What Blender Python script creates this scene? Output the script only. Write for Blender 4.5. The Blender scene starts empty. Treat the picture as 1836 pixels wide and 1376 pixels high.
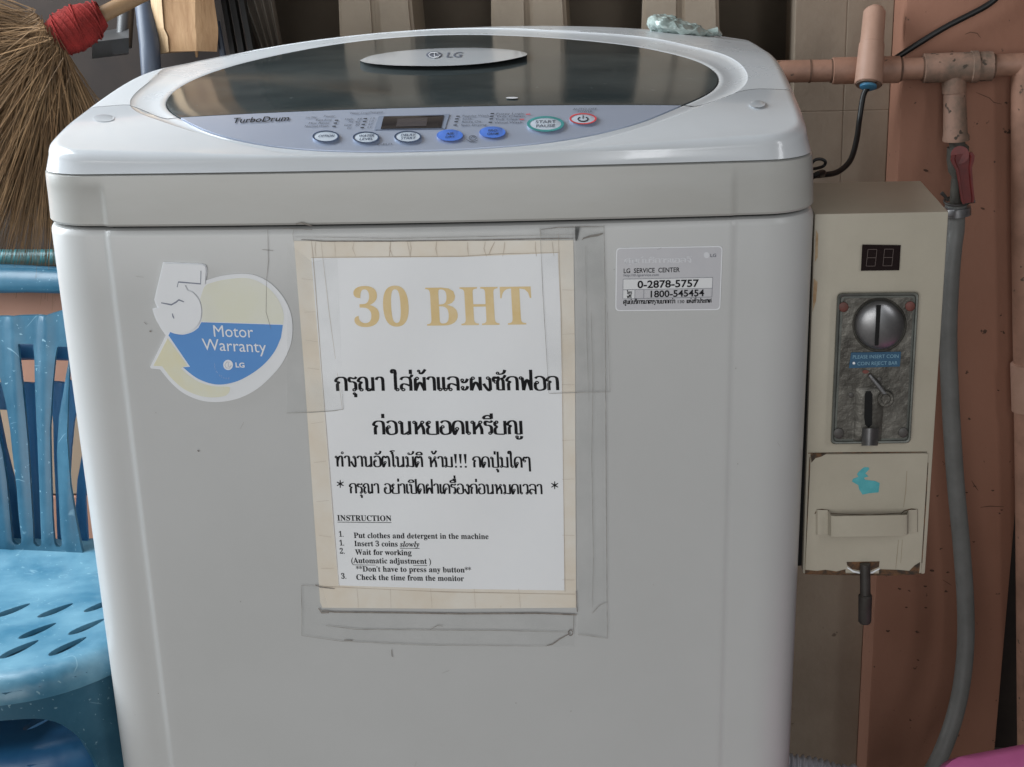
import bpy, bmesh, math, random
import numpy as np
from mathutils import Vector, Matrix, geometry, noise

random.seed(7)
sc = bpy.context.scene
COL = sc.collection

# ------------------------------------------------------------------ camera
F_PX = 2620.0
ROT = np.array([[0.9964240040597246, -0.008514576933010078, -0.08406370270953911],
                [0.07628984833733791, -0.3369912175568876, 0.938411838336555],
                [-0.03631890932079182, -0.9414692885427428, -0.33513656254811974]])
CAM = np.array([0.14712893353950612, -0.9635392443995224, 1.0823062069239746])
cam = bpy.data.cameras.new('camera')
cam.sensor_width = 36.0
cam.lens = 36.0 * F_PX / 1836.0
cam.clip_start = 0.02
cam.clip_end = 100
camo = bpy.data.objects.new('camera', cam)
COL.objects.link(camo)
rt, up, bk = ROT @ (1, 0, 0), ROT @ (0, -1, 0), ROT @ (0, 0, -1)
camo.matrix_world = Matrix(((rt[0], up[0], bk[0], CAM[0]), (rt[1], up[1], bk[1], CAM[1]),
                            (rt[2], up[2], bk[2], CAM[2]), (0, 0, 0, 1)))
sc.camera = camo

# ------------------------------------------------------------------ light
world = bpy.data.worlds.new('World')
sc.world = world
world.use_nodes = True
bgn = world.node_tree.nodes['Background']
bgn.inputs[0].default_value = (0.80, 0.90, 1.0, 1)
bgn.inputs[1].default_value = 0.20


def area(name, loc, target, sx, sy, power, col):
    l = bpy.data.lights.new(name, 'AREA')
    l.shape = 'RECTANGLE'
    l.size, l.size_y, l.energy, l.color = sx, sy, power, col
    o = bpy.data.objects.new(name, l)
    COL.objects.link(o)
    o.location = loc
    d = Vector(target) - Vector(loc)
    o.rotation_euler = d.to_track_quat('-Z', 'Y').to_euler()
    return o


area('daylight_left_opening', (-1.20, 0.30, 1.36), (-0.1, 0.30, 0.72), 0.78, 1.3, 40, (0.87, 0.94, 1.0))
area('daylight_front_fill', (-0.9, -3.3, 1.0), (0.1, 0.3, 0.6), 2.6, 1.6, 41, (0.99, 0.985, 0.97))  # lamp added as soft fill from the front
area('skirt_reflection_front', (0.40, -2.6, 2.15), (0.2, 0.0, 0.89), 0.13, 1.0, 5.0, (0.95, 0.97, 1.0))  # lamp added for a window reflection on the skirt
area('skirt_reflection_right', (1.20, -1.0, 1.55), (0.25, 0.05, 0.89), 0.22, 0.9, 3.2, (0.95, 0.97, 1.0))  # lamp added for the bright reflection at the skirt's right corner
sc.view_settings.view_transform = 'Standard'
sc.view_settings.look = 'None'
sc.view_settings.exposure = 0.17
sc.view_settings.gamma = 1.0
sc.view_settings.use_curve_mapping = False
try:
    sc.cycles.use_denoising = True
except Exception:
    pass


# ------------------------------------------------------------------ tools
def pix_ray(px, py):
    return ROT @ np.array([(px - 918) / F_PX, (py - 688) / F_PX, 1.0])


def on_y(px, py, Y):
    r = pix_ray(px, py)
    return tuple(CAM + r * ((Y - CAM[1]) / r[1]))


def on_z(px, py, Z):
    r = pix_ray(px, py)
    return tuple(CAM + r * ((Z - CAM[2]) / r[2]))


def tag(o, label=None, cat=None, group=None, kind=None):
    if label: o['label'] = label
    if cat: o['category'] = cat
    if group: o['group'] = group
    if kind: o['kind'] = kind
    return o


def thing(name, loc, label, cat, group=None):
    o = bpy.data.objects.new(name, None)
    o.empty_display_size = 0.05
    o.location = loc
    COL.objects.link(o)
    return tag(o, label, cat, group)


def root_offset(o):
    v = Vector((0, 0, 0))
    while o is not None:
        v += o.location
        o = o.parent
    return v


def mesh_obj(name, verts, faces, mat, parent=None, smooth=False, angle=40):
    me = bpy.data.meshes.new(name)
    me.from_pydata([tuple(map(float, v)) for v in verts], [], faces)
    me.validate()
    return link_mesh(name, me, mat, parent, smooth, angle)


def link_mesh(name, me, mat, parent=None, smooth=False, angle=40):
    bm = bmesh.new()
    bm.from_mesh(me)
    bmesh.ops.recalc_face_normals(bm, faces=bm.faces)
    if smooth:
        for f in bm.faces: f.smooth = True
        for e in bm.edges:
            if len(e.link_faces) == 2:
                e.smooth = e.calc_face_angle(0) < math.radians(angle)
    bm.to_mesh(me)
    bm.free()
    mats = mat if isinstance(mat, (list, tuple)) else [mat]
    for m in mats: me.materials.append(m)
    o = bpy.data.objects.new(name, me)
    COL.objects.link(o)
    if parent is not None:
        off = root_offset(parent)
        o.parent = parent
        o.location = -off
    return o


class MB:
    """collects primitives in world coordinates; build() links them as one mesh"""
    def __init__(self):
        self.v, self.f = [], []

    def add(self, v, f):
        b = len(self.v)
        self.v += [tuple(map(float, p)) for p in v]
        self.f += [tuple(i + b for i in q) for q in f]
        return self

    def box(self, lo, hi, bev=0.0, rot=None, org=None):
        bm = bmesh.new()
        bmesh.ops.create_cube(bm, size=1)
        lo, hi = Vector(lo), Vector(hi)
        c, s = (lo + hi) / 2, hi - lo
        for v in bm.verts: v.co = Vector((v.co.x * s.x, v.co.y * s.y, v.co.z * s.z))
        if bev > 0:
            bmesh.ops.bevel(bm, geom=bm.edges[:], offset=bev, segments=2, affect='EDGES', profile=0.6)
        vs = []
        for v in bm.verts:
            p = v.co + c
            if rot is not None:
                og = Vector(org) if org else c
                p = rot @ (p - og) + og
            vs.append(p)
        bm.verts.index_update()
        self.add(vs, [tuple(v.index for v in f.verts) for f in bm.faces])
        bm.free()
        return self

    def tube(self, pts, r, n=16, cap=True):
        pts = [Vector(p) for p in pts]
        rs = r if isinstance(r, (list, tuple)) else [r] * len(pts)
        rings = []
        ref = None
        for i, p in enumerate(pts):
            a = pts[max(i - 1, 0)]
            b = pts[min(i + 1, len(pts) - 1)]
            t = (b - a)
            if t.length < 1e-9: t = Vector((0, 0, 1))
            t.normalize()
            if ref is None:
                ref = Vector((0, 0, 1)) if abs(t.z) < .9 else Vector((1, 0, 0))
            x = ref - t * ref.dot(t)
            x.normalize()
            y = t.cross(x)
            ref = x
            rings.append([p + (x * math.cos(2 * math.pi * k / n) + y * math.sin(2 * math.pi * k / n)) * rs[i] for k in range(n)])
        v = [q for ring in rings for q in ring]
        f = []
        for i in range(len(rings) - 1):
            for k in range(n):
                f.append((i * n + k, i * n + (k + 1) % n, (i + 1) * n + (k + 1) % n, (i + 1) * n + k))
        if cap:
            f.append(tuple(range(n - 1, -1, -1)))
            f.append(tuple(range((len(rings) - 1) * n, len(rings) * n)))
        return self.add(v, f)

    def loft(self, loops, cap0=False, cap1=False):
        n = len(loops[0])
        v = [p for l in loops for p in l]
        f = []
        for i in range(len(loops) - 1):
            for k in range(n):
                f.append((i * n + k, i * n + (k + 1) % n, (i + 1) * n + (k + 1) % n, (i + 1) * n + k))
        if cap0: f.append(tuple(range(n - 1, -1, -1)))
        if cap1: f.append(tuple(range((len(loops) - 1) * n, len(loops) * n)))
        return self.add(v, f)

    def build(self, name, mat, parent=None, smooth=True, angle=40):
        return mesh_obj(name, self.v, self.f, mat, parent, smooth, angle)


def spline(pts, n=8):
    P = [Vector(p) for p in pts]
    out = []
    for i in range(len(P) - 1):
        p0, p1, p2, p3 = P[max(i - 1, 0)], P[i], P[i + 1], P[min(i + 2, len(P) - 1)]
        for k in range(n):
            t = k / n
            out.append(0.5 * ((2 * p1) + (p2 - p0) * t + (2 * p0 - 5 * p1 + 4 * p2 - p3) * t * t + (3 * p1 - p0 - 3 * p2 + p3) * t ** 3))
    out.append(P[-1])
    return out


def cdt(outer, holes=(), step=None):
    """2-D triangulation of a polygon with holes and a grid of interior points"""
    vs, es = [], []

    def ring(pts):
        b = len(vs)
        for p in pts: vs.append(Vector((p[0], p[1])))
        for i in range(len(pts)): es.append((b + i, b + (i + 1) % len(pts)))

    def dens(pts):
        if not step: return pts
        o = []
        for i in range(len(pts)):
            a, b = Vector(pts[i][:2]), Vector(pts[(i + 1) % len(pts)][:2])
            k = max(1, int((b - a).length / step))
            for j in range(k): o.append(a.lerp(b, j / k))
        return o
    outer = dens(outer)
    ring(outer)
    rings = [outer] + [dens(h) for h in holes]
    for h in rings[1:]: ring(h)
    if step:
        xs = [p[0] for p in outer]
        ys = [p[1] for p in outer]
        x = min(xs) + step * .5
        while x < max(xs):
            y = min(ys) + step * .5
            while y < max(ys):
                vs.append(Vector((x + (random.random() - .5) * step * .1, y + (random.random() - .5) * step * .1)))
                y += step
            x += step
    r = geometry.delaunay_2d_cdt(vs, es, [], 0, 1e-7)
    V = np.array([(p.x, p.y) for p in r[0]])
    T = np.array([f for f in r[2] if len(f) == 3])
    c = V[T].mean(axis=1)
    ins = np.zeros(len(T), bool)
    for h in rings:                                    # even-odd test: inside the outline, outside the holes
        a = np.array([p[:2] for p in h], float)
        b = np.roll(a, -1, axis=0)
        for (x1, y1), (x2, y2) in zip(a, b):
            if y1 == y2: continue
            k = ((y1 > c[:, 1]) != (y2 > c[:, 1])) & (c[:, 0] < (x2 - x1) * (c[:, 1] - y1) / (y2 - y1) + x1)
            ins ^= k
    T = T[ins]
    used = np.unique(T)
    mp = {int(o): i for i, o in enumerate(used)}
    return [tuple(V[o]) for o in used], [tuple(mp[int(i)] for i in f) for f in T]


def slab(name, outer, mp, mat, parent=None, holes=(), step=None, thick=0.0, smooth=True, angle=40):
    """polygon (2-D) mapped by mp(u, v, depth) onto a surface, with real thickness"""
    v2, f2 = cdt(outer, holes, step)
    n = len(v2)
    V = [mp(u, v, 0.0) for u, v in v2]
    Fc = list(f2)
    if thick > 0:
        V += [mp(u, v, thick) for u, v in v2]
        cnt = {}
        for f in f2:
            for i in range(len(f)):
                e = (f[i], f[(i + 1) % len(f)])
                cnt[tuple(sorted(e))] = cnt.get(tuple(sorted(e)), 0) + 1
        for f in f2:
            Fc.append(tuple(i + n for i in reversed(f)))
            for i in range(len(f)):
                e = (f[i], f[(i + 1) % len(f)])
                if cnt[tuple(sorted(e))] == 1: Fc.append((e[1], e[0], e[0] + n, e[1] + n))
    return mesh_obj(name, V, Fc, mat, parent, smooth, angle)


def ell(cx, cy, rx, ry, n=40, a0=0.0):
    return [(cx + rx * math.cos(2 * math.pi * k / n + a0), cy + ry * math.sin(2 * math.pi * k / n + a0)) for k in range(n)]


def rrect(quad, r, n=5):
    """rounded version of a quad given by four corners"""
    out = []
    q = [Vector(p) for p in quad]
    for i in range(4):
        p, a, b = q[i], q[i - 1], q[(i + 1) % 4]
        u, w = (a - p).normalized(), (b - p).normalized()
        for k in range(n + 1):
            t = k / n
            s, e = p + u * r, p + w * r
            out.append(tuple((s * (1 - t) + p * t) * (1 - t) + (p * (1 - t) + e * t) * t))
    return out


# ------------------------------------------------------------------ materials
def mat(name, col, rough=.5, col2=None, scale=20., lo=.35, hi=.7, detail=6, metal=0., spec=.5, bump=0., bscale=80.,
        coat=0., stretch=(1, 1, 1), rvar=0., specks=None, island=0., alpha=None, emis=None):
    m = bpy.data.materials.new(name)
    m.use_nodes = True
    nt = m.node_tree
    N, L = nt.nodes, nt.links
    b = N['Principled BSDF']
    b.inputs['Roughness'].default_value = rough
    b.inputs['Metallic'].default_value = metal
    b.inputs['Specular IOR Level'].default_value = spec
    b.inputs['Coat Weight'].default_value = coat
    b.inputs['Coat Roughness'].default_value = .05
    b.inputs['Base Color'].default_value = (*col, 1)
    tc = N.new('ShaderNodeTexCoord')
    mp = N.new('ShaderNodeMapping')
    mp.inputs['Scale'].default_value = stretch
    L.new(tc.outputs['Object'], mp.inputs['Vector'])
    cur = None
    if col2 is not None:
        nz = N.new('ShaderNodeTexNoise')
        nz.inputs['Scale'].default_value = scale
        nz.inputs['Detail'].default_value = detail
        nz.inputs['Roughness'].default_value = .62
        L.new(mp.outputs[0], nz.inputs['Vector'])
        rp = N.new('ShaderNodeValToRGB')
        rp.color_ramp.elements[0].position = lo
        rp.color_ramp.elements[1].position = hi
        rp.color_ramp.elements[0].color = (*col, 1)
        rp.color_ramp.elements[1].color = (*col2, 1)
        L.new(nz.outputs[0], rp.inputs[0])
        cur = rp.outputs[0]
        if rvar:
            mr = N.new('ShaderNodeMapRange')
            mr.inputs[3].default_value = max(0, rough - rvar)
            mr.inputs[4].default_value = min(1, rough + rvar)
            L.new(nz.outputs[0], mr.inputs[0])
            L.new(mr.outputs[0], b.inputs['Roughness'])
    if specks is not None:
        scol, sscale, thr = specks
        n2 = N.new('ShaderNodeTexNoise')
        n2.inputs['Scale'].default_value = sscale
        n2.inputs['Detail'].default_value = 3
        L.new(mp.outputs[0], n2.inputs['Vector'])
        r2 = N.new('ShaderNodeValToRGB')
        r2.color_ramp.elements[0].position = thr
        r2.color_ramp.elements[1].position = min(1, thr + .04)
        L.new(n2.outputs[0], r2.inputs[0])
        mx = N.new('ShaderNodeMixRGB')
        mx.inputs[1].default_value = (*col, 1)
        if cur is not None: L.new(cur, mx.inputs[1])
        mx.inputs[2].default_value = (*scol, 1)
        L.new(r2.outputs[0], mx.inputs[0])
        cur = mx.outputs[0]
    if island:
        g = N.new('ShaderNodeNewGeometry')
        hs = N.new('ShaderNodeHueSaturation')
        mr = N.new('ShaderNodeMapRange')
        mr.inputs[3].default_value = 1 - island
        mr.inputs[4].default_value = 1 + island
        L.new(g.outputs['Random Per Island'], mr.inputs[0])
        L.new(mr.outputs[0], hs.inputs['Value'])
        if cur is not None: L.new(cur, hs.inputs['Color'])
        else: hs.inputs['Color'].default_value = (*col, 1)
        cur = hs.outputs[0]
    if cur is not None: L.new(cur, b.inputs['Base Color'])
    if bump:
        n3 = N.new('ShaderNodeTexNoise')
        n3.inputs['Scale'].default_value = bscale
        n3.inputs['Detail'].default_value = 4
        L.new(mp.outputs[0], n3.inputs['Vector'])
        bp = N.new('ShaderNodeBump')
        bp.inputs['Strength'].default_value = bump
        bp.inputs['Distance'].default_value = .002
        L.new(n3.outputs[0], bp.inputs['Height'])
        L.new(bp.outputs[0], b.inputs['Normal'])
    if alpha is not None: b.inputs['Alpha'].default_value = alpha
    return m


M = {}
M['cabinet'] = mat('cabinet_paint', (.530, .535, .530), .33, (.482, .487, .478), 4, .3, .75, rvar=.05, bump=.02, bscale=500, specks=((.36, .35, .33), 70, .80))
M['band'] = mat('band_plastic', (.43, .43, .41), .32, (.39, .385, .36), 9, .3, .75, stretch=(1, 1, 4))
M['cover'] = mat('cover_plastic', (.59, .615, .64), .17, (.555, .58, .60), 14, .35, .75, rvar=.05, coat=.25)
M['ring'] = mat('lid_ring_plastic', (.64, .665, .685), .28, (.62, .645, .66), 14, .35, .75, rvar=.05)
M['gap'] = mat('dark_gap', (.02, .02, .02), .8)
M['glass'] = mat('smoked_lid_glass', (.036, .046, .048), .11, (.078, .092, .092), 7, .40, .75, rvar=.07, spec=.38, specks=((.16, .17, .16), 190, .71), stretch=(1, 1.6, 1))
M['panel'] = mat('panel_film', (.43, .49, .61), .36, (.39, .445, .565), 8, .3, .7, metal=.42)
M['ink'] = mat('black_ink', (.016, .016, .018), .7, spec=.08)
M['ink_grey'] = mat('grey_ink', (.13, .14, .17), .7, spec=.08)
M['ink_navy'] = mat('dark_blue_ink', (.05, .07, .12), .6, spec=.1)
M['white_print'] = mat('white_print', (.80, .82, .85), .4)
M['button'] = mat('button_cap', (.50, .56, .63), .3)
M['blue_button'] = mat('blue_button', (.075, .19, .62), .3)
M['teal'] = mat('teal_ring', (.05, .27, .27), .4)
M['red_ring'] = mat('red_ring', (.62, .07, .08), .4)
M['screen'] = mat('panel_screen', (.012, .012, .016), .08)
M['screen2'] = mat('panel_screen_inner', (.055, .05, .055), .2)
M['paper'] = mat('white_paper', (.86, .875, .89), .5, (.82, .84, .86), 12, .3, .7, coat=.15)
M['cream'] = mat('yellowed_paper', (.74, .66, .545), .4, (.80, .77, .70), 18, .35, .7, specks=((.60, .52, .40), 60, .74))
M['gold'] = mat('faded_gold_ink', (.76, .57, .28), .7, (.82, .66, .40), 60, .3, .7, spec=.1)
M['grime'] = mat('grime', (.16, .14, .125), .8, (.30, .27, .24), 150, .35, .65)
M['grime_soft'] = mat('light_grime', (.23, .21, .19), .8, (.42, .41, .38), 110, .35, .65)
M['crack'] = mat('tape_crack', (.56, .48, .39), .7, (.44, .36, .28), 90)
M['st_white'] = mat('sticker_white', (.80, .815, .84), .35, (.76, .78, .80), 18, .3, .7)
M['st_cream'] = mat('sticker_cream', (.73, .73, .60), .4, (.74, .75, .70), 14, .35, .65)
M['st_yellow'] = mat('sticker_yellow', (.74, .70, .48), .4, (.73, .73, .60), 30, .35, .65)
M['st_blue'] = mat('sticker_blue', (.085, .27, .63), .4, (.10, .30, .67), 15, .3, .7)
M['st_shadow'] = mat('sticker_grey_print', (.21, .23, .29), .5)
M['st_silver'] = mat('sticker_silver', (.58, .58, .60), .3, (.53, .53, .56), 20, .3, .7, metal=.1)
M['st_row'] = mat('sticker_row', (.72, .73, .74), .4)
M['st_pale'] = mat('pale_print_and_glint', (.66, .67, .70), .4)
M['boxpaint'] = mat('cream_box_paint', (.425, .388, .31), .45, (.365, .33, .26), 10, .35, .7, bump=.05, bscale=260, specks=((.22, .17, .11), 60, .76))
M['rust'] = mat('rust_chip', (.035, .024, .016), .8, (.16, .075, .03), 160, .4, .65)
M['castmetal'] = mat('worn_cast_metal', (.085, .080, .070), .45, (.22, .21, .185), 55, .38, .76, metal=.6, bump=.5, bscale=180, rvar=.12)
M['rim'] = mat('cast_metal_rim', (.12, .125, .115), .4, (.20, .21, .19), 60, .35, .7, metal=.6)
M['steel'] = mat('brushed_steel', (.33, .33, .335), .38, (.22, .22, .225), 70, .35, .7, metal=.9, rvar=.08)
M['rivet_red'] = mat('reddish_rivet', (.17, .05, .04), .6, (.10, .04, .03), 120)
M['rivet'] = mat('dark_rivet', (.07, .065, .06), .5)
M['black'] = mat('black_hole', (.004, .004, .004), .9)
M['labelblue'] = mat('blue_plate', (.022, .075, .14), .45, (.03, .10, .18), 90)
M['labeltext'] = mat('pale_blue_print', (.20, .36, .46), .5)
M['led'] = mat('led_window', (.012, .006, .006), .14)
M['seg'] = mat('unlit_segment', (.095, .07, .062), .4)
M['bluepaint'] = mat('turquoise_paint', (.06, .33, .37), .6, (.10, .42, .46), 120)
M['beige'] = mat('beige_block_paint', (.33, .265, .20), .8, (.27, .21, .155), 9, .35, .7, bump=.25, bscale=120, specks=((.15, .11, .08), 55, .72))
M['pink'] = mat('salmon_wall_paint', (.36, .175, .115), .75, (.31, .145, .092), 5, .3, .72, bump=.15, bscale=150, specks=((.085, .045, .03), 95, .705))
M['pink_bright'] = mat('pink_tile', (.50, .27, .19), .6, (.44, .235, .165), 12, .3, .7, bump=.1, bscale=100)
M['tan'] = mat('tan_tile', (.42, .31, .22), .6, (.37, .27, .19), 12, .3, .7)
M['vent'] = mat('lit_vent_paint', (.46, .385, .30), .8, (.36, .295, .225), 9, .35, .7, bump=.25, bscale=120, specks=((.2, .15, .1), 55, .72))  # lighter copy of the block paint; stronger light on the ribs painted in
M['grout'] = mat('dark_joint', (.08, .06, .05), .9)
M['pvc'] = mat('painted_pipe', (.42, .23, .16), .55, (.25, .14, .095), 22, .42, .72, specks=((.12, .08, .055), 110, .68), bump=.2, bscale=120)
M['pvc_dirty'] = mat('dusty_painted_pipe', (.36, .215, .155), .7, (.15, .115, .085), 34, .40, .66, specks=((.07, .05, .035), 90, .64), bump=.3, bscale=140)
M['pvc_stub'] = mat('pale_painted_pipe', (.52, .32, .24), .5, (.44, .265, .19), 28, .35, .7)
M['wallmark'] = mat('wall_mark', (.075, .038, .026), .9, (.14, .07, .045), 200)
M['gluering'] = mat('glue_ring', (.13, .08, .055), .8, (.22, .12, .08), 90)
M['bluecap'] = mat('blue_plug', (.04, .20, .36), .5, (.10, .30, .45), 120)
M['valve'] = mat('grey_valve', (.11, .105, .09), .5, (.07, .065, .055), 60)
M['lockbar'] = mat('dark_lock_bar', (.045, .040, .036), .5, (.028, .024, .02), 90)
M['redlever'] = mat('red_lever', (.20, .026, .022), .45, (.13, .02, .018), 60)
M['zinc'] = mat('zinc_clamp', (.45, .46, .48), .35, (.25, .25, .25), 90, metal=.8)
M['hose'] = mat('grey_hose', (.225, .225, .215), .5, (.17, .17, .16), 25)
M['cable'] = mat('black_cable', (.008, .008, .008), .45)
M['drain'] = mat('white_corrugated_hose', (.50, .52, .56), .45)
M['magenta'] = mat('magenta_plastic', (.66, .165, .40), .45, (.61, .145, .36), 60, bump=.05, bscale=300)
M['chair'] = mat('faded_blue_plastic', (.024, .115, .19), .34, (.075, .215, .31), 14, .42, .75, stretch=(1.6, 1, .7), rvar=.1, specks=((.26, .42, .50), 150, .67), bump=.15, bscale=60)
M['chair_seat'] = None
M['chair_old'] = mat('dark_blue_plastic', (.018, .10, .235), .42, (.03, .14, .28), 20, rvar=.1)
M['grass'] = mat('broom_grass', (.135, .078, .038), .75, (.22, .135, .068), 30, island=.6, spec=.25)
M['redwrap'] = mat('red_twine', (.23, .022, .019), .9, (.11, .014, .012), 60, spec=.2, bump=.6, bscale=400)
M['bamboo'] = mat('bamboo_handle', (.24, .14, .065), .6, (.16, .09, .04), 40)
M['wood'] = mat('pale_timber', (.42, .255, .13), .65, (.25, .125, .05), 16, .38, .72, stretch=(4, 4, .7), bump=.2, bscale=90)
M['wood_lit'] = mat('lit_timber', (.52, .37, .22), .7, (.40, .26, .14), 60, stretch=(4, 4, .5))  # lighter wood that paints light onto the post's left face
M['greypipe'] = mat('blue_grey_pipe', (.070, .088, .125), .42, (.055, .07, .10), 30, specks=((.2, .23, .28), 90, .72))
M['darkplastic'] = mat('dark_grey_plastic', (.045, .045, .046), .42, (.075, .075, .075), 22)
M['shadeboard'] = mat('shade_board', (.026, .019, .016), .8, (.05, .034, .026), 9)  # dark brown used as painted shade on the board and far recess
M['tealrail'] = mat('teal_paint', (.02, .10, .115), .4, (.03, .13, .14), 40)
M['blackcrate'] = mat('black_slats', (.010, .011, .012), .5, (.02, .02, .02), 30)
M['sheet'] = mat('weathered_sheet', (.12, .10, .08), .7, (.085, .07, .055), 14, stretch=(1, 1, .2))
M['interior'] = mat('dark_interior', (.30, .24, .18), .9, (.20, .16, .12), 6)
M['floor'] = mat('grey_floor', (.24, .22, .20), .7, (.18, .165, .15), 8, bump=.2)
M['roof'] = mat('roof_underside', (.20, .19, .18), .9, (.16, .15, .14), 5)
M['soap'] = mat('cloudy_plastic', (.42, .50, .47), .25, (.22, .28, .26), 60, .4, .65, coat=.4)


def chair_mat(name, col, col2, lo, hi):
    m = mat(name, col, .36, col2, 13, lo, hi, rvar=.1, bump=.12, bscale=70)
    nt = m.node_tree
    N, L = nt.nodes, nt.links
    b = N['Principled BSDF']
    src = b.inputs['Base Color'].links[0].from_socket
    tc = [n for n in N if n.type == 'TEX_COORD'][0]

    def noise_ramp(scale, dist, stops, detail=2):
        nz = N.new('ShaderNodeTexNoise')
        nz.inputs['Scale'].default_value = scale
        nz.inputs['Detail'].default_value = detail
        nz.inputs['Distortion'].default_value = dist
        L.new(tc.outputs['Object'], nz.inputs['Vector'])
        rp = N.new('ShaderNodeValToRGB')
        e = rp.color_ramp.elements
        e[0].position, e[0].color = stops[0][0], (stops[0][1],) * 3 + (1,)
        e[1].position, e[1].color = stops[-1][0], (stops[-1][1],) * 3 + (1,)
        for p, c in stops[1:-1]:
            q = e.new(p)
            q.color = (c, c, c, 1)
        L.new(nz.outputs[0], rp.inputs[0])
        return rp.outputs[0]
    line_ = noise_ramp(19, .5, [(.494, 0), (.499, 1), (.501, 1), (.506, 0)], 1)
    mask = noise_ramp(48, 0, [(.54, 0), (.62, 1)])
    spot = noise_ramp(210, .4, [(.69, 0), (.73, 1)])
    mul = N.new('ShaderNodeMath')
    mul.operation = 'MULTIPLY'
    L.new(line_, mul.inputs[0])
    L.new(mask, mul.inputs[1])
    mx = N.new('ShaderNodeMath')
    mx.operation = 'MAXIMUM'
    L.new(mul.outputs[0], mx.inputs[0])
    L.new(spot, mx.inputs[1])
    k = N.new('ShaderNodeMath')
    k.operation = 'MULTIPLY'
    k.inputs[1].default_value = .42
    L.new(mx.outputs[0], k.inputs[0])
    mix = N.new('ShaderNodeMixRGB')
    mix.inputs[2].default_value = (.36, .55, .63, 1)
    L.new(k.outputs[0], mix.inputs[0])
    L.new(src, mix.inputs[1])
    L.new(mix.outputs[0], b.inputs['Base Color'])
    return m


M['chair'] = chair_mat('faded_blue_plastic', (.018, .085, .14), (.05, .150, .22), .40, .75)
M['chair_seat'] = chair_mat('worn_sky_lit_blue_plastic', (.040, .150, .235), (.15, .31, .40), .36, .72)  # paler copy: wear plus the stronger light on the seat put into colour


def tape_mat():
    m = bpy.data.materials.new('clear_tape')
    m.use_nodes = True
    N, L = m.node_tree.nodes, m.node_tree.links
    b = N['Principled BSDF']
    b.inputs['Base Color'].default_value = (.50, .52, .51, 1)
    b.inputs['Roughness'].default_value = .22
    nz = N.new('ShaderNodeTexNoise')
    nz.inputs['Scale'].default_value = 22
    nz.inputs['Detail'].default_value = 6
    tc = N.new('ShaderNodeTexCoord')
    L.new(tc.outputs['Object'], nz.inputs['Vector'])
    mr = N.new('ShaderNodeMapRange')
    mr.inputs[1].default_value = .35
    mr.inputs[2].default_value = .75
    mr.inputs[3].default_value = .0
    mr.inputs[4].default_value = .075
    L.new(nz.outputs[0], mr.inputs[0])
    L.new(mr.outputs[0], b.inputs['Alpha'])
    return m


M['tape'] = tape_mat()

# ------------------------------------------------------------------ the setting
FLOOR = -.15
mesh_obj('floor', [(-6, -6, FLOOR), (6, -6, FLOOR), (6, 6, FLOOR), (-6, 6, FLOOR)], [(0, 1, 2, 3)], M['floor'])['kind'] = 'structure'
b = MB().box((-3.2, -3.0, 2.72), (3.2, 4.0, 2.84))  # unseen slab added so that light comes in from the left
tag(b.build('roof', M['roof'], smooth=False), 'flat grey roof slab, unseen, added over the laundry corner to shape the light', 'roof')

# block wall behind the machine: plain blocks below, open vents between paired ribs above
WY = 0.75
wall = thing('block_wall', (0, WY, 0), 'beige painted block wall with tall dark vent openings behind the machine', 'wall')
wb = MB()
Z0 = 0.815
xs = [-.2355, -.148, -.0605, .029, .1155, .202, .289, .3885, .4400]
rows = [FLOOR, .02, .21, .41, .61, .80]
wb.box((xs[0], WY, FLOOR), (xs[-1], WY + .10, .6095), .001)
for i in range(len(xs) - 1):
    for j in range(4, len(rows) - 1):
        top = rows[j + 1] - .0015
        wb.box((xs[i] + .0005, WY, rows[j] + .0005), (xs[i + 1] - .0005, WY + .10, top + .001), .0006)
wb.box((xs[0], WY + .0007, FLOOR), (xs[-1], WY + .098, Z0 - .016))
wb.box((.331, WY, .8005), (.3881, WY + .1, 1.25), .0008)
wb.box((.3889, WY, .8005), (.4400, WY + .1, 1.25), .0008)
wb.box((.340, WY + .0006, .79), (.4395, WY + .09, 1.2))
wb.box((xs[0], WY + .001, .8010), (.330, WY + .1, Z0), .001)
wb.build('block_face', M['beige'], wall, smooth=False)
wb = MB().box((-3, WY, 1.25), (3, WY + .12, 2.72))
wb.build('upper_wall', M['beige'], wall, smooth=False)


def rib(cx):
    prof = [(.0535, Z0), (.050, .835), (.0465, .865), (.044, .90), (.0425, .94), (.042, 1.0), (.042, 1.25)]
    m = MB()
    for s in (-1, 1):
        pl = [(cx + s * .0012, Z0)] + [(cx + s * w, z) for w, z in prof] + [(cx + s * .0012, 1.25)]
        n = len(pl)
        bm = bmesh.new()
        a = [bm.verts.new((x, WY, z)) for x, z in pl]
        f = bm.faces.new(a)
        r = bmesh.ops.extrude_face_region(bm, geom=[f])
        bmesh.ops.translate(bm, vec=(0, .095, 0), verts=[v for v in r['geom'] if isinstance(v, bmesh.types.BMVert)])
        bmesh.ops.bevel(bm, geom=[e for e in bm.edges if abs(e.verts[0].co.y - WY) < 1e-5 and abs(e.verts[1].co.y - WY) < 1e-5], offset=.004, segments=2, affect='EDGES')
        bm.verts.index_update()
        m.add([v.co[:] for v in bm.verts], [tuple(v.index for v in f.verts) for f in bm.faces])
        bm.free()
    m.box((cx - .002, WY + .005, Z0), (cx + .002, WY + .09, 1.25))
    return m


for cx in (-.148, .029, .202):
    rib(cx).build('rib', M['vent'], wall, smooth=False)
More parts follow.
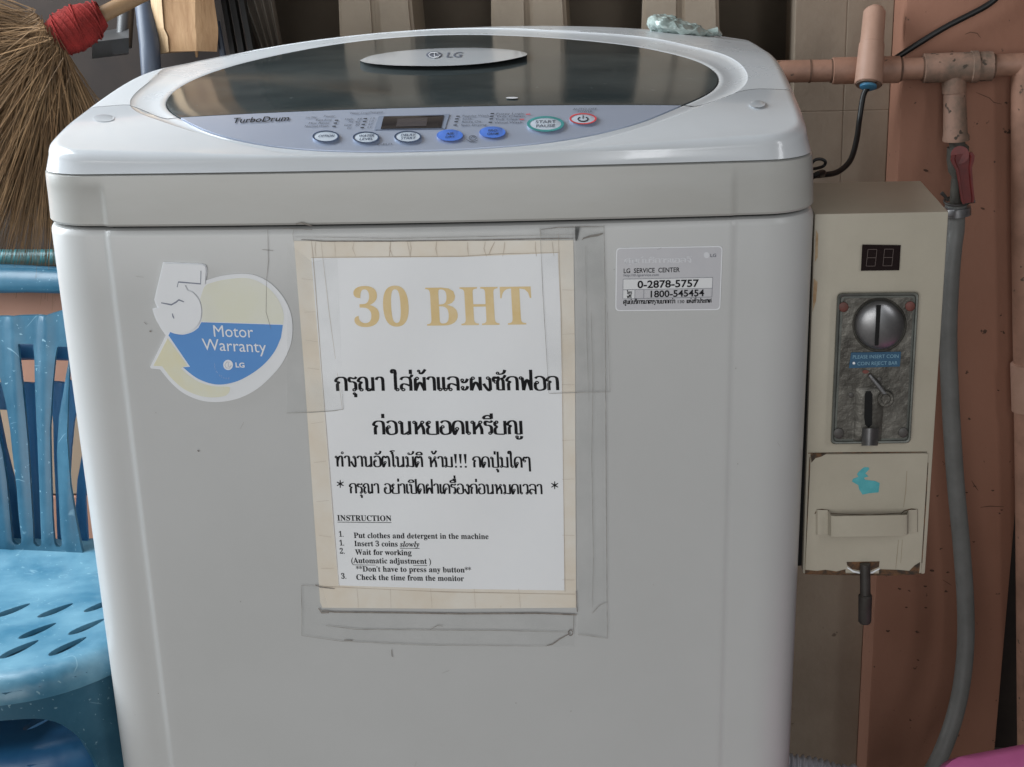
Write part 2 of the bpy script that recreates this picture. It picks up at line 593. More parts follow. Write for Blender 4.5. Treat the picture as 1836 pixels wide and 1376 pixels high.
# closed dark room behind the vents
ib = MB()
ib.box((-2.2, 1.15, FLOOR), (2.2, 1.20, 2.7)).box((-2.25, .87, FLOOR), (-2.2, 1.20, 2.7)).box((2.2, .87, FLOOR), (2.25, 1.20, 2.7))
ib.build('room_interior', M['interior'], wall, smooth=False)
wt = MB().box((-3, WY, FLOOR), (xs[0] - .001, WY + .10, .318), .002)
wt.build('lower_tiles', M['pink_bright'], wall, smooth=False)
wt = MB().box((-3, WY, .3205), (xs[0] - .001, WY + .10, .470), .002)
wt.build('middle_tiles', M['tan'], wall, smooth=False)
wt = MB().box((-3, WY, .4720), (xs[0] - .001, WY + .10, .80), .002).box((-3, WY + .001, .8015), (-.42, WY + .10, 1.25))
wt.build('upper_tiles', M['pink_bright'], wall, smooth=False)
wt = MB().box((-3, WY + .006, FLOOR), (xs[0] - .002, WY + .09, .80))
wt.build('tile_joint', M['grout'], wall, smooth=False)

# salmon pillar right of the block wall
pil = thing('pillar', (.52, .72, 0), 'salmon pink plastered pillar at the right behind the coin box', 'pillar')
pb = MB().box((.4405, .680, FLOOR), (.602, .86, 2.72), .004)
pb.build('shaft', M['pink'], pil, smooth=True)
pb = MB().box((.6035, .682, .862), (1.6, .86, 2.72), .003)
pb.build('beam', M['pink'], pil, smooth=True)
def on_pillar(px, py, o): return on_y(px, py, .6800 - o)


def pillar_mark(nm, pts, w, m):
    mb_ = MB()
    n_p = len(pts)
    A1, A2 = [], []
    for k in range(n_p):
        a, c = pts[max(k - 1, 0)], pts[min(k + 1, n_p - 1)]
        tx, ty = c[0] - a[0], c[1] - a[1]
        l = math.hypot(tx, ty) or 1
        h = w * .5 * (1 if 0 < k < n_p - 1 else .5)
        A1.append((pts[k][0] - ty / l * h, pts[k][1] + tx / l * h))
        A2.append((pts[k][0] + ty / l * h, pts[k][1] - tx / l * h))
    mb_.add([on_pillar(*p, .0004) for p in A1] + [on_pillar(*p, .0004) for p in A2], [(k, k + 1, n_p + k + 1, n_p + k) for k in range(n_p - 1)])
    mb_.build(nm, m, pil, smooth=False)


for pts_c, w_c in (([(1750, 166), (1762, 171), (1774, 176), (1782, 184), (1796, 187)], 1.2), ([(1758, 910), (1775, 908), (1800, 909)], 1.6), ([(1742, 862), (1748, 872), (1754, 880)], 1.6), ([(1730, 62), (1740, 58), (1752, 60), (1758, 68)], 1.4), ([(1690, 1040), (1700, 1046), (1706, 1050)], 1.0)):
    pillar_mark('crack', pts_c, w_c, M['wallmark'])
random.seed(5)
for bx_, by_, br_ in ((1660, 306, 4.2), (1762, 374, 3.6), (1698, 665, 3), (1671, 1024, 4), (1613, 1056, 3), (1592, 1132, 3.4), (1659, 1052, 3), (1660, 1090, 2.6), (1625, 1090, 2.4), (1646, 1184, 2.2), (1746, 972, 2.4), (1780, 880, 2.6), (1796, 915, 2.2), (1630, 1060, 2.2), (1733, 884, 2.6), (1790, 700, 2.0)):
    pillar_mark('speck', [(bx_ - br_, by_ - br_ * .3), (bx_, by_ + random.uniform(-.6, .6)), (bx_ + br_, by_ + br_ * random.uniform(-.4, .5))], br_ * 1.1, M['wallmark'])
rw = MB().box((.6035, .90, FLOOR), (1.6, 1.00, .861)).box((.6035, .8605, .8625), (1.6, 1.40, .95)).box((1.5, -3.0, FLOOR), (1.6, .679, 2.72))  # recess coloured as shade; unseen wall added to darken the right
tag(rw.build('shade_side_wall', M['shadeboard'], smooth=False), 'recessed wall coloured dark as shade beyond the pillar, with unseen side wall added at right', 'wall')

# ------------------------------------------------------------------ washing machine
wm = thing('washing_machine', (0, .28, 0), 'silver grey top loading washing machine with smoked oval lid and blue control panel', 'washing machine')
ZS = .85                      # main seam
CXL, CXR = -.2245, .2150      # vertical creases


def sstep(a, b, x):
    t = min(1, max(0, (x - a) / (b - a)))
    return t * t * (3 - 2 * t)


def y_front(x, crease=True):
    y = .013 + .0065 * (x / .24) ** 2
    if crease:
        y += .0022 * (1 - sstep(CXL - .0030, CXL + .0030, x)) + .0009 * sstep(CXR - .0016, CXR + .0016, x)
    return y


def outline(crease=True):
    p = []
    R = .035
    fx = sorted(set([-.235 + .47 * i / 46 for i in range(47)] + [CXL + d for d in (-.0035, -.002, 0, .002, .0035)] + [CXR + d for d in (-.0035, -.002, 0, .002, .0035)]))
    for x in fx: p.append((x, y_front(x, crease)))
    y0 = y_front(.235, crease)
    for k in range(1, 13):
        a = -math.pi / 2 + math.pi / 2 * k / 12
        p.append((.235 + R * math.cos(a), y0 + R + R * math.sin(a)))
    for k in range(1, 12): p.append((.27, y0 + R + (.52 - y0 - R) * k / 12))
    for k in range(0, 9):
        a = math.pi / 2 * k / 8
        p.append((.24 + .03 * math.cos(a), .52 + .03 * math.sin(a)))
    for k in range(1, 12): p.append((.24 - .48 * k / 12, .55))
    for k in range(0, 9):
        a = math.pi / 2 + math.pi / 2 * k / 8
        p.append((-.24 + .03 * math.cos(a), .52 + .03 * math.sin(a)))
    y0 = y_front(-.235, crease)
    for k in range(1, 12): p.append((-.27, .52 + (y0 + R - .52) * k / 12))
    for k in range(0, 12):
        a = math.pi + math.pi / 2 * k / 12
        p.append((-.235 + R * math.cos(a), y0 + R + R * math.sin(a)))
    return [((-.235 + (x + .235) * 1.195) if x < -.235 else ((.235 + (x - .235) * 1.07) if x > .235 else x), y) for x, y in p]


def inset(poly, d):
    n = len(poly)
    out = []
    for i in range(n):
        a, b = poly[i - 1], poly[(i + 1) % n]
        tx, ty = b[0] - a[0], b[1] - a[1]
        l = math.hypot(tx, ty) or 1
        out.append((poly[i][0] - ty / l * d, poly[i][1] + tx / l * d))
    return out


OUT = outline(True)
OUTS = outline(False)


def ring3(poly, z, d=0.0, lean=True):
    k = -.0105 * (ZS - z) if (lean and z < ZS) else 0
    return [(x + k, y, z) for x, y in (inset(poly, d) if d else poly)]


body = MB().loft([ring3(OUT, -.125), ring3(OUT, .03), ring3(OUT, .30), ring3(OUT, .60), ring3(OUT, .80), ring3(OUT, .8435), ring3(OUT, .8462, .0006), ring3(OUT, .8480, .0018), ring3(OUT, .8490, .0045), ring3(OUT, .8490, .02)], True, True)
body.build('cabinet', M['cabinet'], wm, angle=35)
neck = MB().loft([ring3(OUT, .8485, .007, False), ring3(OUT, .890, .007, False)], True, True)
neck.build('seam_gap', M['gap'], wm)


def mixring(a, b, t, z, d):
    pa, pb2 = inset(a, d), inset(b, d)
    return [(p[0] * (1 - t) + q[0] * t, p[1] * (1 - t) + q[1] * t, z) for p, q in zip(pa, pb2)]


band = MB().loft([mixring(OUT, OUTS, 0, .8512, .006), mixring(OUT, OUTS, 0, .8512, .0015), mixring(OUT, OUTS, 0, .8528, .0003), mixring(OUT, OUTS, .0, .872, .0010),
                  mixring(OUT, OUTS, .6, .878, .0015), mixring(OUT, OUTS, 1, .883, .0020), mixring(OUT, OUTS, 1, .8868, .0024), mixring(OUT, OUTS, 1, .8874, .0040), mixring(OUT, OUTS, 1, .8874, .02)])
band.build('control_band', M['band'], wm, angle=35)
for sx in (-1, 1):
    for y in (.08, .48):
        MB().tube([(sx * .21, y, FLOOR), (sx * .21, y, -.12)], [.026, .022], 20).build('foot', M['gap'], wm)


def interp(xs, ys, x):
    if x <= xs[0]: return ys[0] + (ys[1] - ys[0]) / (xs[1] - xs[0]) * (x - xs[0])
    for i in range(len(xs) - 1):
        if x <= xs[i + 1]:
            def sl(j):
                if j <= 0: return (ys[1] - ys[0]) / (xs[1] - xs[0])
                if j >= len(xs) - 1: return (ys[-1] - ys[-2]) / (xs[-1] - xs[-2])
                return (ys[j + 1] - ys[j - 1]) / (xs[j + 1] - xs[j - 1])
            h = xs[i + 1] - xs[i]
            t = (x - xs[i]) / h
            return ((2 * t ** 3 - 3 * t * t + 1) * ys[i] + (t ** 3 - 2 * t * t + t) * h * sl(i) + (-2 * t ** 3 + 3 * t * t) * ys[i + 1] + (t ** 3 - t * t) * h * sl(i + 1))
    return ys[-1]


PCX, PCZ = [0, .013, .028, .052, .083, .15, .27, .46, .55], [.8950, .8962, .8992, .9088, .9200, .9265, .9325, .9325, .9270]
PSX, PSZ = [0, .04, .10, .25, .40, .55], [.8985, .9055, .9155, .9255, .9170, .9060]


def z_top(x, y):
    y = min(max(y, -.02), .56)
    c, s = interp(PCX, PCZ, y), interp(PSX, PSZ, y)
    t = min(1, abs(x) / .265) ** 2.2
    return c * (1 - t) + s * t


def on_top(px, py, off=0.0):
    r = pix_ray(px, py)
    lo = (.99 - CAM[2]) / r[2]
    hi = (.85 - CAM[2]) / r[2]
    # march to the first crossing
    n = 60
    prev = lo
    for k in range(1, n + 1):
        t = lo + (hi - lo) * k / n
        p = CAM + r * t
        if p[2] < z_top(p[0], p[1]) + off:
            hi = t
            break
        prev = t
    lo = prev
    for _ in range(28):
        t = (lo + hi) / 2
        p = CAM + r * t
        if p[2] > z_top(p[0], p[1]) + off: lo = t
        else: hi = t
    return tuple(CAM + r * hi)


PC = (0.0, .27)
INNER_PX = [(311, 203), (299, 190), (297.6, 184), (301, 173), (324, 154), (361.5, 137), (418, 118), (493, 99.6), (568, 84.5), (662, 71.4), (756, 64), (831, 62), (875, 62.5), (950, 65.5), (1025, 70.6), (1100, 78), (1176, 90), (1232, 105), (1277, 122), (1289, 135), (1285, 150), (1266, 166), (1243.5, 182), (1176, 210), (1119, 225), (1063, 240), (988, 254), (913, 261), (838, 266), (756, 268.7), (681, 271), (606, 270.5), (531, 265), (455, 255.5), (399, 244), (354, 229), (328, 214)]
OUTER_PX = [(235.6, 184), (245, 165), (267.6, 146.6), (305, 126), (360, 109), (450, 88), (560, 70), (700, 56), (830, 52), (950, 54), (1050, 59), (1157, 67.6), (1232, 82.7), (1288.6, 98.5), (1326, 114.6), (1342, 131.5), (1337.5, 146.6), (1318.6, 161.6), (1270, 188), (1213, 211), (1138, 235), (1063, 254), (950, 273), (837.6, 285), (756, 289), (681, 288.6), (568, 280), (455.5, 265), (380, 248), (305, 225.5), (260, 205)]


def polar(pxs, harm):
    pts = [on_top(*p) for p in pxs]
    an = np.array([math.atan2(p[1] - PC[1], p[0] - PC[0]) for p in pts])
    rr = np.array([math.hypot(p[1] - PC[1], p[0] - PC[0]) for p in pts])
    o = np.argsort(an)
    an, rr = an[o], rr[o]
    an2 = np.concatenate([an - 2 * math.pi, an, an + 2 * math.pi])
    rr2 = np.concatenate([rr, rr, rr])
    th = np.arange(720) * 2 * math.pi / 720 - math.pi
    r = np.interp(th, an2, rr2)
    Fq = np.fft.rfft(r)
    w = np.ones(len(Fq))
    w[harm:] = 0
    return np.fft.irfft(Fq * w, 720)


R_IN = polar(INNER_PX, 11)
R_OUT = polar(OUTER_PX, 10)
TH = np.arange(720) * 2 * math.pi / 720 - math.pi


def ray_poly(poly, th):
    dx, dy = math.cos(th), math.sin(th)
    best = None
    n = len(poly)
    for i in range(n):
        x1, y1 = poly[i][0] - PC[0], poly[i][1] - PC[1]
        x2, y2 = poly[(i + 1) % n][0] - PC[0], poly[(i + 1) % n][1] - PC[1]
        ex, ey = x2 - x1, y2 - y1
        den = dx * ey - dy * ex
        if abs(den) < 1e-12: continue
        t = (x1 * ey - y1 * ex) / den
        u = (x1 * dy - y1 * dx) / den
        if t > 0 and -1e-9 <= u <= 1 + 1e-9 and (best is None or t > best): best = t
    return best


def radial(poly): return np.array([ray_poly(poly, th) for th in TH[::2]])


EDGE = {d: radial(inset(OUTS, d)) for d in (.0030, .0062, .0152)}
WF = np.array([sstep(.07, .21, abs(PC[0] + .25 * math.cos(t) / max(.35, abs(math.sin(t))))) if math.sin(t) < -.3 else 1.0 for t in TH[::2]])
ri, ro = R_IN[::2], R_OUT[::2]
e_in = EDGE[.0062] - (EDGE[.0062] - EDGE[.0152]) * (.36 + .64 * WF)
ro = np.minimum(ro, e_in - .0012)
ri = np.minimum(ri, ro - .004)
ths = TH[::2]
NR = len(ths)


def loop(rad, zf): return [(PC[0] + rad[k] * math.cos(ths[k]), PC[1] + rad[k] * math.sin(ths[k]), zf(PC[0] + rad[k] * math.cos(ths[k]), PC[1] + rad[k] * math.sin(ths[k]), k)) for k in range(NR)]


top_loops = [loop(ri, lambda x, y, k: z_top(x, y) - .010), loop(ri, lambda x, y, k: z_top(x, y) - .0012), loop(ri + .0012, lambda x, y, k: z_top(x, y) - .0006)]
for t in (.2, .4, .6, .8):
    top_loops.append(loop(ri + .001 + (ro - ri - .001) * t, lambda x, y, k, t=t: z_top(x, y) - .0016 * math.sin(math.pi * t)))
top_loops.append(loop(ro, lambda x, y, k: z_top(x, y) - .0002))
top_loops.append(loop(ro + .0008, lambda x, y, k: z_top(x, y) + .0004))
for t in (.15, .4, .7, 1.0):
    top_loops.append(loop(ro + .001 + (e_in - ro - .001) * t, lambda x, y, k: z_top(x, y) + .0004))
HH = .0030 + .006 * WF
for j in range(1, 8):
    a = math.pi / 2 * j / 7
    rad = e_in + (EDGE[.0062] - e_in) * math.sin(a)
    zed = [z_top(PC[0] + e_in[k] * math.cos(ths[k]), PC[1] + e_in[k] * math.sin(ths[k])) for k in range(NR)]
    top_loops.append(loop(rad, lambda x, y, k, a=a: max(zed[k] + .0004 - HH[k] * (1 - math.cos(a)), .8895)))
top_loops.append(loop(EDGE[.0030], lambda x, y, k: .8884))
top_loops.append(loop(EDGE[.0030] - .002, lambda x, y, k: .8878))
top_loops.append(loop(EDGE[.0030] - .012, lambda x, y, k: .8878))


def seam_y(x): return .0832 + .046 * sstep(.185, .242, abs(x))


tm = MB().loft(top_loops)
for front in (True, False):
    bm = bmesh.new()
    vs = [bm.verts.new((p[0], p[1] - seam_y(p[0]), p[2])) for p in tm.v]
    for f in tm.f: bm.faces.new([vs[i] for i in f])
    g = bm.verts[:] + bm.edges[:] + bm.faces[:]
    bmesh.ops.bisect_plane(bm, geom=g, plane_co=(0, -.0005 if front else .0005, 0), plane_no=(0, 1, 0), clear_outer=front, clear_inner=not front)
    for v in bm.verts: v.co.y += seam_y(v.co.x)
    me = bpy.data.meshes.new('x')
    bm.to_mesh(me)
    bm.free()
    if front: link_mesh('control_housing', me, M['cover'], wm, True, 38)
    else: lid = link_mesh('lid', me, M['ring'], wm, True, 38)
under = MB().loft([loop(e_in * .02, lambda x, y, k: z_top(x, y) - .006), loop(e_in * .5, lambda x, y, k: z_top(x, y) - .006), loop(e_in * .8, lambda x, y, k: z_top(x, y) - .006), loop(e_in - .004, lambda x, y, k: z_top(x, y) - .007), loop(e_in - .002, lambda x, y, k: .889)])
under.build('seam_underlay', M['gap'], wm)  # dark sheet added below the lid so its seam reads black


def inner_poly(d, ylo=None, yhi=None):
    p = []
    for k in range(0, 720, 3):
        r = min(R_IN[k], ri[k // 2] if k % 2 == 0 else (ri[k // 2] + ri[(k // 2 + 1) % NR]) / 2) - d
        p.append((PC[0] + r * math.cos(TH[k]), PC[1] + r * math.sin(TH[k])))
    # clip against horizontal lines
    for lim, sgn in ((ylo, 1), (yhi, -1)):
        if lim is None: continue
        q = []
        for i in range(len(p)):
            a, b2 = p[i - 1], p[i]
            ia, ib = sgn * (a[1] - lim) >= 0, sgn * (b2[1] - lim) >= 0
            if ia != ib:
                t = (lim - a[1]) / (b2[1] - a[1])
                q.append((a[0] + (b2[0] - a[0]) * t, lim))
            if ib: q.append(b2)
        p = q
    return p


slab('lid_window', inner_poly(.0006, ylo=.0838), lambda x, y, d: (x, y, z_top(x, y) - .0004 - d), M['glass'], lid, step=.016, thick=.004, angle=30)
panel = slab('control_panel', inner_poly(.0006, yhi=.0826), lambda x, y, d: (x, y, z_top(x, y) - .0004 - d), M['panel'], wm, step=.014, thick=.004, angle=30)


# --- surfaces on which prints are laid: F front face, T top, P coin box face
def paper_wave(px, py):
    """the notice lies a little rippled on the cabinet"""
    u, v = (px - 780) / 262.0, (py - 762) / 340.0
    w = max(0.0, 1 - abs(u) ** 6) * max(0.0, 1 - abs(v) ** 6) if abs(u) < 1 and abs(v) < 1 else 0.0
    return w * (.00075 + .00055 * math.sin(px / 46.0 + py / 95.0) + .00040 * math.sin(py / 58.0 - px / 120.0 + 1.3))


def S_front(px, py, off):
    off = off + paper_wave(px, py)
    Y = .014
    for _ in range(3):
        p = on_y(px, py, Y)
        Y = y_front(p[0], False) - off
    return on_y(px, py, Y)


def S_top(px, py, off): return on_top(px, py, off)


BOX_Y = .06


def S_box(px, py, off): return on_y(px, py, BOX_Y - off)


def decal(name, pts, surf, off, m, parent, thick=.0002, step=None, holes=()):
    return slab(name, pts, lambda u, v, d: surf(u, v, off - d), m, parent, holes, step, thick)


def line(name, segs, surf, off, m, parent, w=1.2):
    """thin printed / grime strokes; segs = list of (pixel polyline, width)"""
    mb = MB()
    for i, (pl, ww) in enumerate(segs):
        o = off + .00001 * (i % 9)
        n = len(pl)
        L_, R_ = [], []
        for k in range(n):
            a, c = pl[max(k - 1, 0)], pl[min(k + 1, n - 1)]
            tx, ty = c[0] - a[0], c[1] - a[1]
            l = math.hypot(tx, ty) or 1
            h = ww * w * .5 * (1 if 0 < k < n - 1 else .6)
            L_.append((pl[k][0] - ty / l * h, pl[k][1] + tx / l * h))
            R_.append((pl[k][0] + ty / l * h, pl[k][1] - tx / l * h))
        v = [surf(*p, o) for p in L_] + [surf(*p, o) for p in R_]
        mb.add(v, [(k, k + 1, n + k + 1, n + k) for k in range(n - 1)])
    return mb.build(name, m, parent, smooth=False)


def upvec(px, py, kind):
    if kind == 'top':
        dx, dy = 1131 - px, -254 - py
        return .42 * dx / abs(dy), -1.0
    return -(1202 - px) / (8048 - py), -1.0


_glyphs = {}


def font_mesh(body, offset=0.0):
    key = (body, offset)
    if key in _glyphs: return _glyphs[key]
    c = bpy.data.curves.new('t', 'FONT')
    c.body = body
    c.offset = offset
    c.resolution_u = 3
    o = bpy.data.objects.new('t', c)
    COL.objects.link(o)
    dg = bpy.context.evaluated_depsgraph_get()
    me = o.evaluated_get(dg).to_mesh()
    v = [(p.co.x, p.co.y) for p in me.vertices]
    f = [tuple(p.vertices) for p in me.polygons]
    o.evaluated_get(dg).to_mesh_clear()
    bpy.data.objects.remove(o)
    bpy.data.curves.remove(c)
    _glyphs[key] = (v, f)
    return v, f


_cap = {}


def cap_h(ch, offset=0.0):
    v, f = font_mesh(ch, offset)
    return max(p[1] for p in v)


def place_text(v, f, p0, p1, hpx, hunit, surf, off, m, parent, kind, shear=0.0, name='lettering'):
    x0, x1 = min(p[0] for p in v), max(p[0] for p in v)
    dx, dy = (p1[0] - p0[0]) / (x1 - x0), (p1[1] - p0[1]) / (x1 - x0)
    ux, uy = upvec((p0[0] + p1[0]) / 2, p0[1], kind)
    s = hpx / hunit
    V = []
    for x, y in v:
        X = x - x0 + 0.0
        V.append(surf(p0[0] + dx * X + (ux * y + shear * y) * s, p0[1] + dy * X + uy * y * s, off))
    return mesh_obj(name, V, f, m, parent, False)


def bold(s):
    r = ''
    for ch in s:
        if 'A' <= ch <= 'Z': r += chr(0x1D400 + ord(ch) - 65)
        elif 'a' <= ch <= 'z': r += chr(0x1D41A + ord(ch) - 97)
        elif '0' <= ch <= '9': r += chr(0x1D7CE + ord(ch) - 48)
        else: r += ch
    return r


def bolditalic(s):
    return ''.join(chr(0x1D482 + ord(c) - 97) if 'a' <= c <= 'z' else c for c in s)


def text(body, p0, p1, hpx, surf, off, m, parent, kind='front', offset=0.0, shear=0.0, cap='H', name='lettering'):
    v, f = font_mesh(body, offset)
    return place_text(v, f, p0, p1, hpx, cap_h(cap, offset), surf, off, m, parent, kind, shear, name)


# --- Thai lettering drawn with a pen: strokes and small loops, thick uprights and thin bars
def _o(x, y, r=.085): return ('o', x, y, r)


TH_G = {
    'ก': (.74, [[(.13, 0), (.13, .48), (.22, .62), (.04, .72), (.14, .93), (.34, 1.0), (.54, .95), (.62, .74), (.62, 0)]]),
    'ร': (.56, [[(.50, 1.02), (.40, .90), (.26, .93), (.12, .97), (.07, .82), (.14, .68), (.30, .66), (.42, .56), (.44, .40), (.44, .08)], _o(.35, .085)]),
    'ณ': (1.02, [_o(.20, .085), [(.12, .10), (.12, .48), (.22, .62), (.04, .72), (.14, .93), (.30, 1.0), (.45, .95), (.52, .74), (.52, .06)], [(.52, .06), (.66, .02), (.86, .20)], _o(.61, .085), [(.87, 1), (.87, 0)]]),
    'า': (.54, [[(.05, .80), (.12, .95), (.26, 1.0), (.38, .95), (.43, .76), (.43, 0)]]),
    'ใ': (.44, [_o(.29, .085), [(.20, .08), (.20, 1.0), (.21, 1.32), (.17, 1.50), (.07, 1.54), (.0, 1.44), (.03, 1.32), (.11, 1.34)]]),
    'ส': (.78, [_o(.19, .085), [(.10, .10), (.09, .36), (.22, .50), (.40, .46), (.62, .34)], [(.07, .80), (.16, .95), (.34, 1.0), (.54, .95), (.63, .74), (.63, 0)], [(.52, .95), (.66, 1.02), (.74, 1.18)]]),
    'ล': (.76, [_o(.19, .085), [(.10, .10), (.09, .36), (.22, .50), (.40, .46), (.62, .34)], [(.07, .80), (.16, .95), (.34, 1.0), (.54, .95), (.63, .74), (.63, 0)]]),
    'ผ': (.78, [_o(.23, .90), [(.14, .90), (.12, .60), (.12, 0)], [(.12, 0), (.38, .62), (.64, 0)], [(.64, 0), (.64, 1)]]),
    'ฝ': (.78, [_o(.23, .90), [(.14, .90), (.12, .60), (.12, 0)], [(.12, 0), (.38, .62), (.64, 0)], [(.64, 0), (.64, 1.5)]]),
    'ฟ': (.84, [_o(.11, .90), [(.19, .92), (.22, .50), (.24, 0)], [(.24, 0), (.46, .80), (.68, 0)], [(.68, 0), (.70, 1.5)]]),
    'แ': (.62, [_o(.22, .085), [(.13, .08), (.13, 1)], _o(.52, .085), [(.43, .08), (.43, 1)]]),
    'เ': (.33, [_o(.22, .085), [(.13, .08), (.13, 1)]]),
    'ะ': (.52, [_o(.13, .76, .075), [(.10, .68), (.20, .58), (.34, .64), (.44, .86)], _o(.13, .22, .075), [(.10, .14), (.20, .04), (.34, .10), (.44, .32)]]),
    'ง': (.56, [_o(.32, .90), [(.40, .90), (.43, .60), (.43, .02)], [(.43, .02), (.32, .0), (.16, .26), (.05, .50)]]),
    'ซ': (.80, [_o(.19, .62), [(.10, .64), (.06, .84), (.14, .98), (.24, .88), (.34, .98), (.36, .80), (.30, .62), (.30, .04)], [(.30, .04), (.60, .04)], [(.62, 0), (.62, .66), (.54, .86), (.66, .92), (.76, 1.12)]]),
    'อ': (.74, [_o(.19, .56), [(.10, .56), (.09, .20), (.22, .02), (.44, .02), (.62, .14), (.63, .50), (.60, .84), (.42, 1.0), (.22, .98), (.10, .86)]]),
    'น': (.84, [_o(.13, .90), [(.22, .92), (.22, .02)], [(.22, .02), (.40, .04), (.66, .24)], _o(.58, .085), [(.68, 1), (.68, 0)]]),
    'ห': (.80, [_o(.13, .90), [(.22, .92), (.22, 0)], [(.22, .30), (.40, .56), (.56, .82)], _o(.60, .90), [(.52, .78), (.62, .52), (.66, .30), (.66, 0)]]),
    'ย': (.80, [_o(.19, .90), [(.10, .92), (.09, .70), (.24, .54)], [(.24, .54), (.10, .42), (.10, .10), (.26, .01), (.66, .01)], [(.68, 0), (.68, 1)]]),
    'ด': (.76, [_o(.30, .42), [(.30, .34), (.22, .16), (.14, .0), (.08, .26), (.07, .62), (.16, .90), (.36, 1.0), (.56, .92), (.64, .66), (.64, 0)]]),
    'ค': (.76, [_o(.34, .52), [(.28, .44), (.18, .16), (.14, .0), (.08, .26), (.07, .62), (.16, .90), (.36, 1.0), (.56, .92), (.64, .66), (.64, 0)]]),
    'ต': (.76, [_o(.30, .42), [(.30, .34), (.22, .16), (.14, .0), (.08, .26), (.07, .70), (.14, .94), (.24, .99), (.36, .86), (.48, .99), (.58, .92), (.64, .66), (.64, 0)]]),
    'ญ': (.96, [[(.13, 0), (.13, .48), (.22, .62), (.04, .72), (.14, .93), (.30, 1.0), (.45, .95), (.52, .74), (.52, .02)], [(.52, .02), (.80, .02)], [(.82, 0), (.82, 1)], _o(.56, -.20, .07), [(.54, -.27), (.66, -.36), (.80, -.30), (.84, -.14)]]),
    'ท': (.80, [_o(.13, .90), [(.22, .92), (.22, 0)], [(.22, .46), (.36, .86), (.50, 1.0), (.62, .90), (.64, .66), (.64, 0)]]),
    'โ': (.42, [_o(.32, .085), [(.23, .08), (.23, 1.10), (.14, 1.24), (.22, 1.34), (.04, 1.46), (.20, 1.52), (.42, 1.50)]]),
    'ม': (.80, [_o(.13, .90), [(.22, .92), (.22, .08)], _o(.14, .085), [(.22, .10), (.66, .02)], [(.68, 0), (.68, 1)]]),
    'ป': (.80, [_o(.13, .90), [(.22, .92), (.22, .02)], [(.22, .02), (.66, .02)], [(.68, 0), (.68, 1.5)]]),
    'ว': (.60, [[(.06, .80), (.14, .95), (.28, 1.0), (.42, .95), (.48, .74), (.48, .08)], _o(.39, .085)]),
    'ๆ': (.72, [_o(.17, .62), [(.08, .64), (.07, .84), (.16, .98), (.28, .90), (.38, 1.0), (.54, .92), (.58, .66), (.58, -.36)]]),
    '!': (.42, [[(.22, 1.25), (.22, .36)], [(.22, .13), (.22, -.03)]]),
    'ศ': (.80, [_o(.34, .52), [(.28, .44), (.18, .16), (.14, .0), (.08, .26), (.07, .62), (.16, .90), (.36, 1.0), (.56, .92), (.64, .66), (.64, 0)], [(.56, .95), (.74, 1.2)]]),
    'บ': (.80, [_o(.13, .90), [(.22, .92), (.22, .02)], [(.22, .02), (.66, .02)], [(.68, 0), (.68, 1)]]),
    'จ': (.66, [_o(.24, .44), [(.16, .46), (.30, .40), (.38, .10), (.52, .0), (.54, .60), (.48, .92), (.28, 1.0), (.08, .86)]]),
    'ฐ': (.70, [_o(.19, .62), [(.10, .64), (.06, .84), (.14, .98), (.3, .9), (.5, 1.0)], [(.3, .62), (.54, .5), (.54, .02)], [(.54, -.1), (.2, -.2), (.5, -.35)]]),
    'ไ': (.44, [_o(.29, .085), [(.20, .08), (.20, 1.02), (.10, 1.20), (.08, 1.42)], [(.08, 1.42), (.3, 1.56)]]),
    ' ': (.42, []),
}
TH_M = {
    'ุ': [_o(-.19, -.20, .06), [(-.12, -.20), (-.12, -.46)]],
    'ู': [_o(-.30, -.20, .06), [(-.24, -.20), (-.24, -.42), (-.10, -.42), (-.10, -.14)]],
    'ั': [_o(-.44, 1.26, .07), [(-.40, 1.18), (-.22, 1.20), (-.08, 1.30), (-.02, 1.50)]],
    'ิ': [[(-.56, 1.16), (-.46, 1.34), (-.28, 1.40), (-.12, 1.34), (-.05, 1.16)], [(-.56, 1.16), (-.05, 1.16)]],
    'ี': [[(-.56, 1.16), (-.46, 1.34), (-.28, 1.40), (-.12, 1.34), (-.05, 1.16)], [(-.56, 1.16), (-.05, 1.16)], [(-.06, 1.16), (-.06, 1.56)]],
    'ื': [[(-.56, 1.16), (-.46, 1.34), (-.28, 1.40), (-.12, 1.34), (-.05, 1.16)], [(-.56, 1.16), (-.05, 1.16)], [(-.06, 1.16), (-.06, 1.54)], [(-.21, 1.30), (-.21, 1.54)]],
    '่': [[(-.10, 1.22), (-.10, 1.54)]],
    '้': [_o(-.40, 1.44, .06), [(-.38, 1.34), (-.26, 1.24), (-.14, 1.36), (-.02, 1.56)]],
    '์': [_o(-.25, 1.28, .08), [(-.2, 1.36), (-.05, 1.52)]],
}


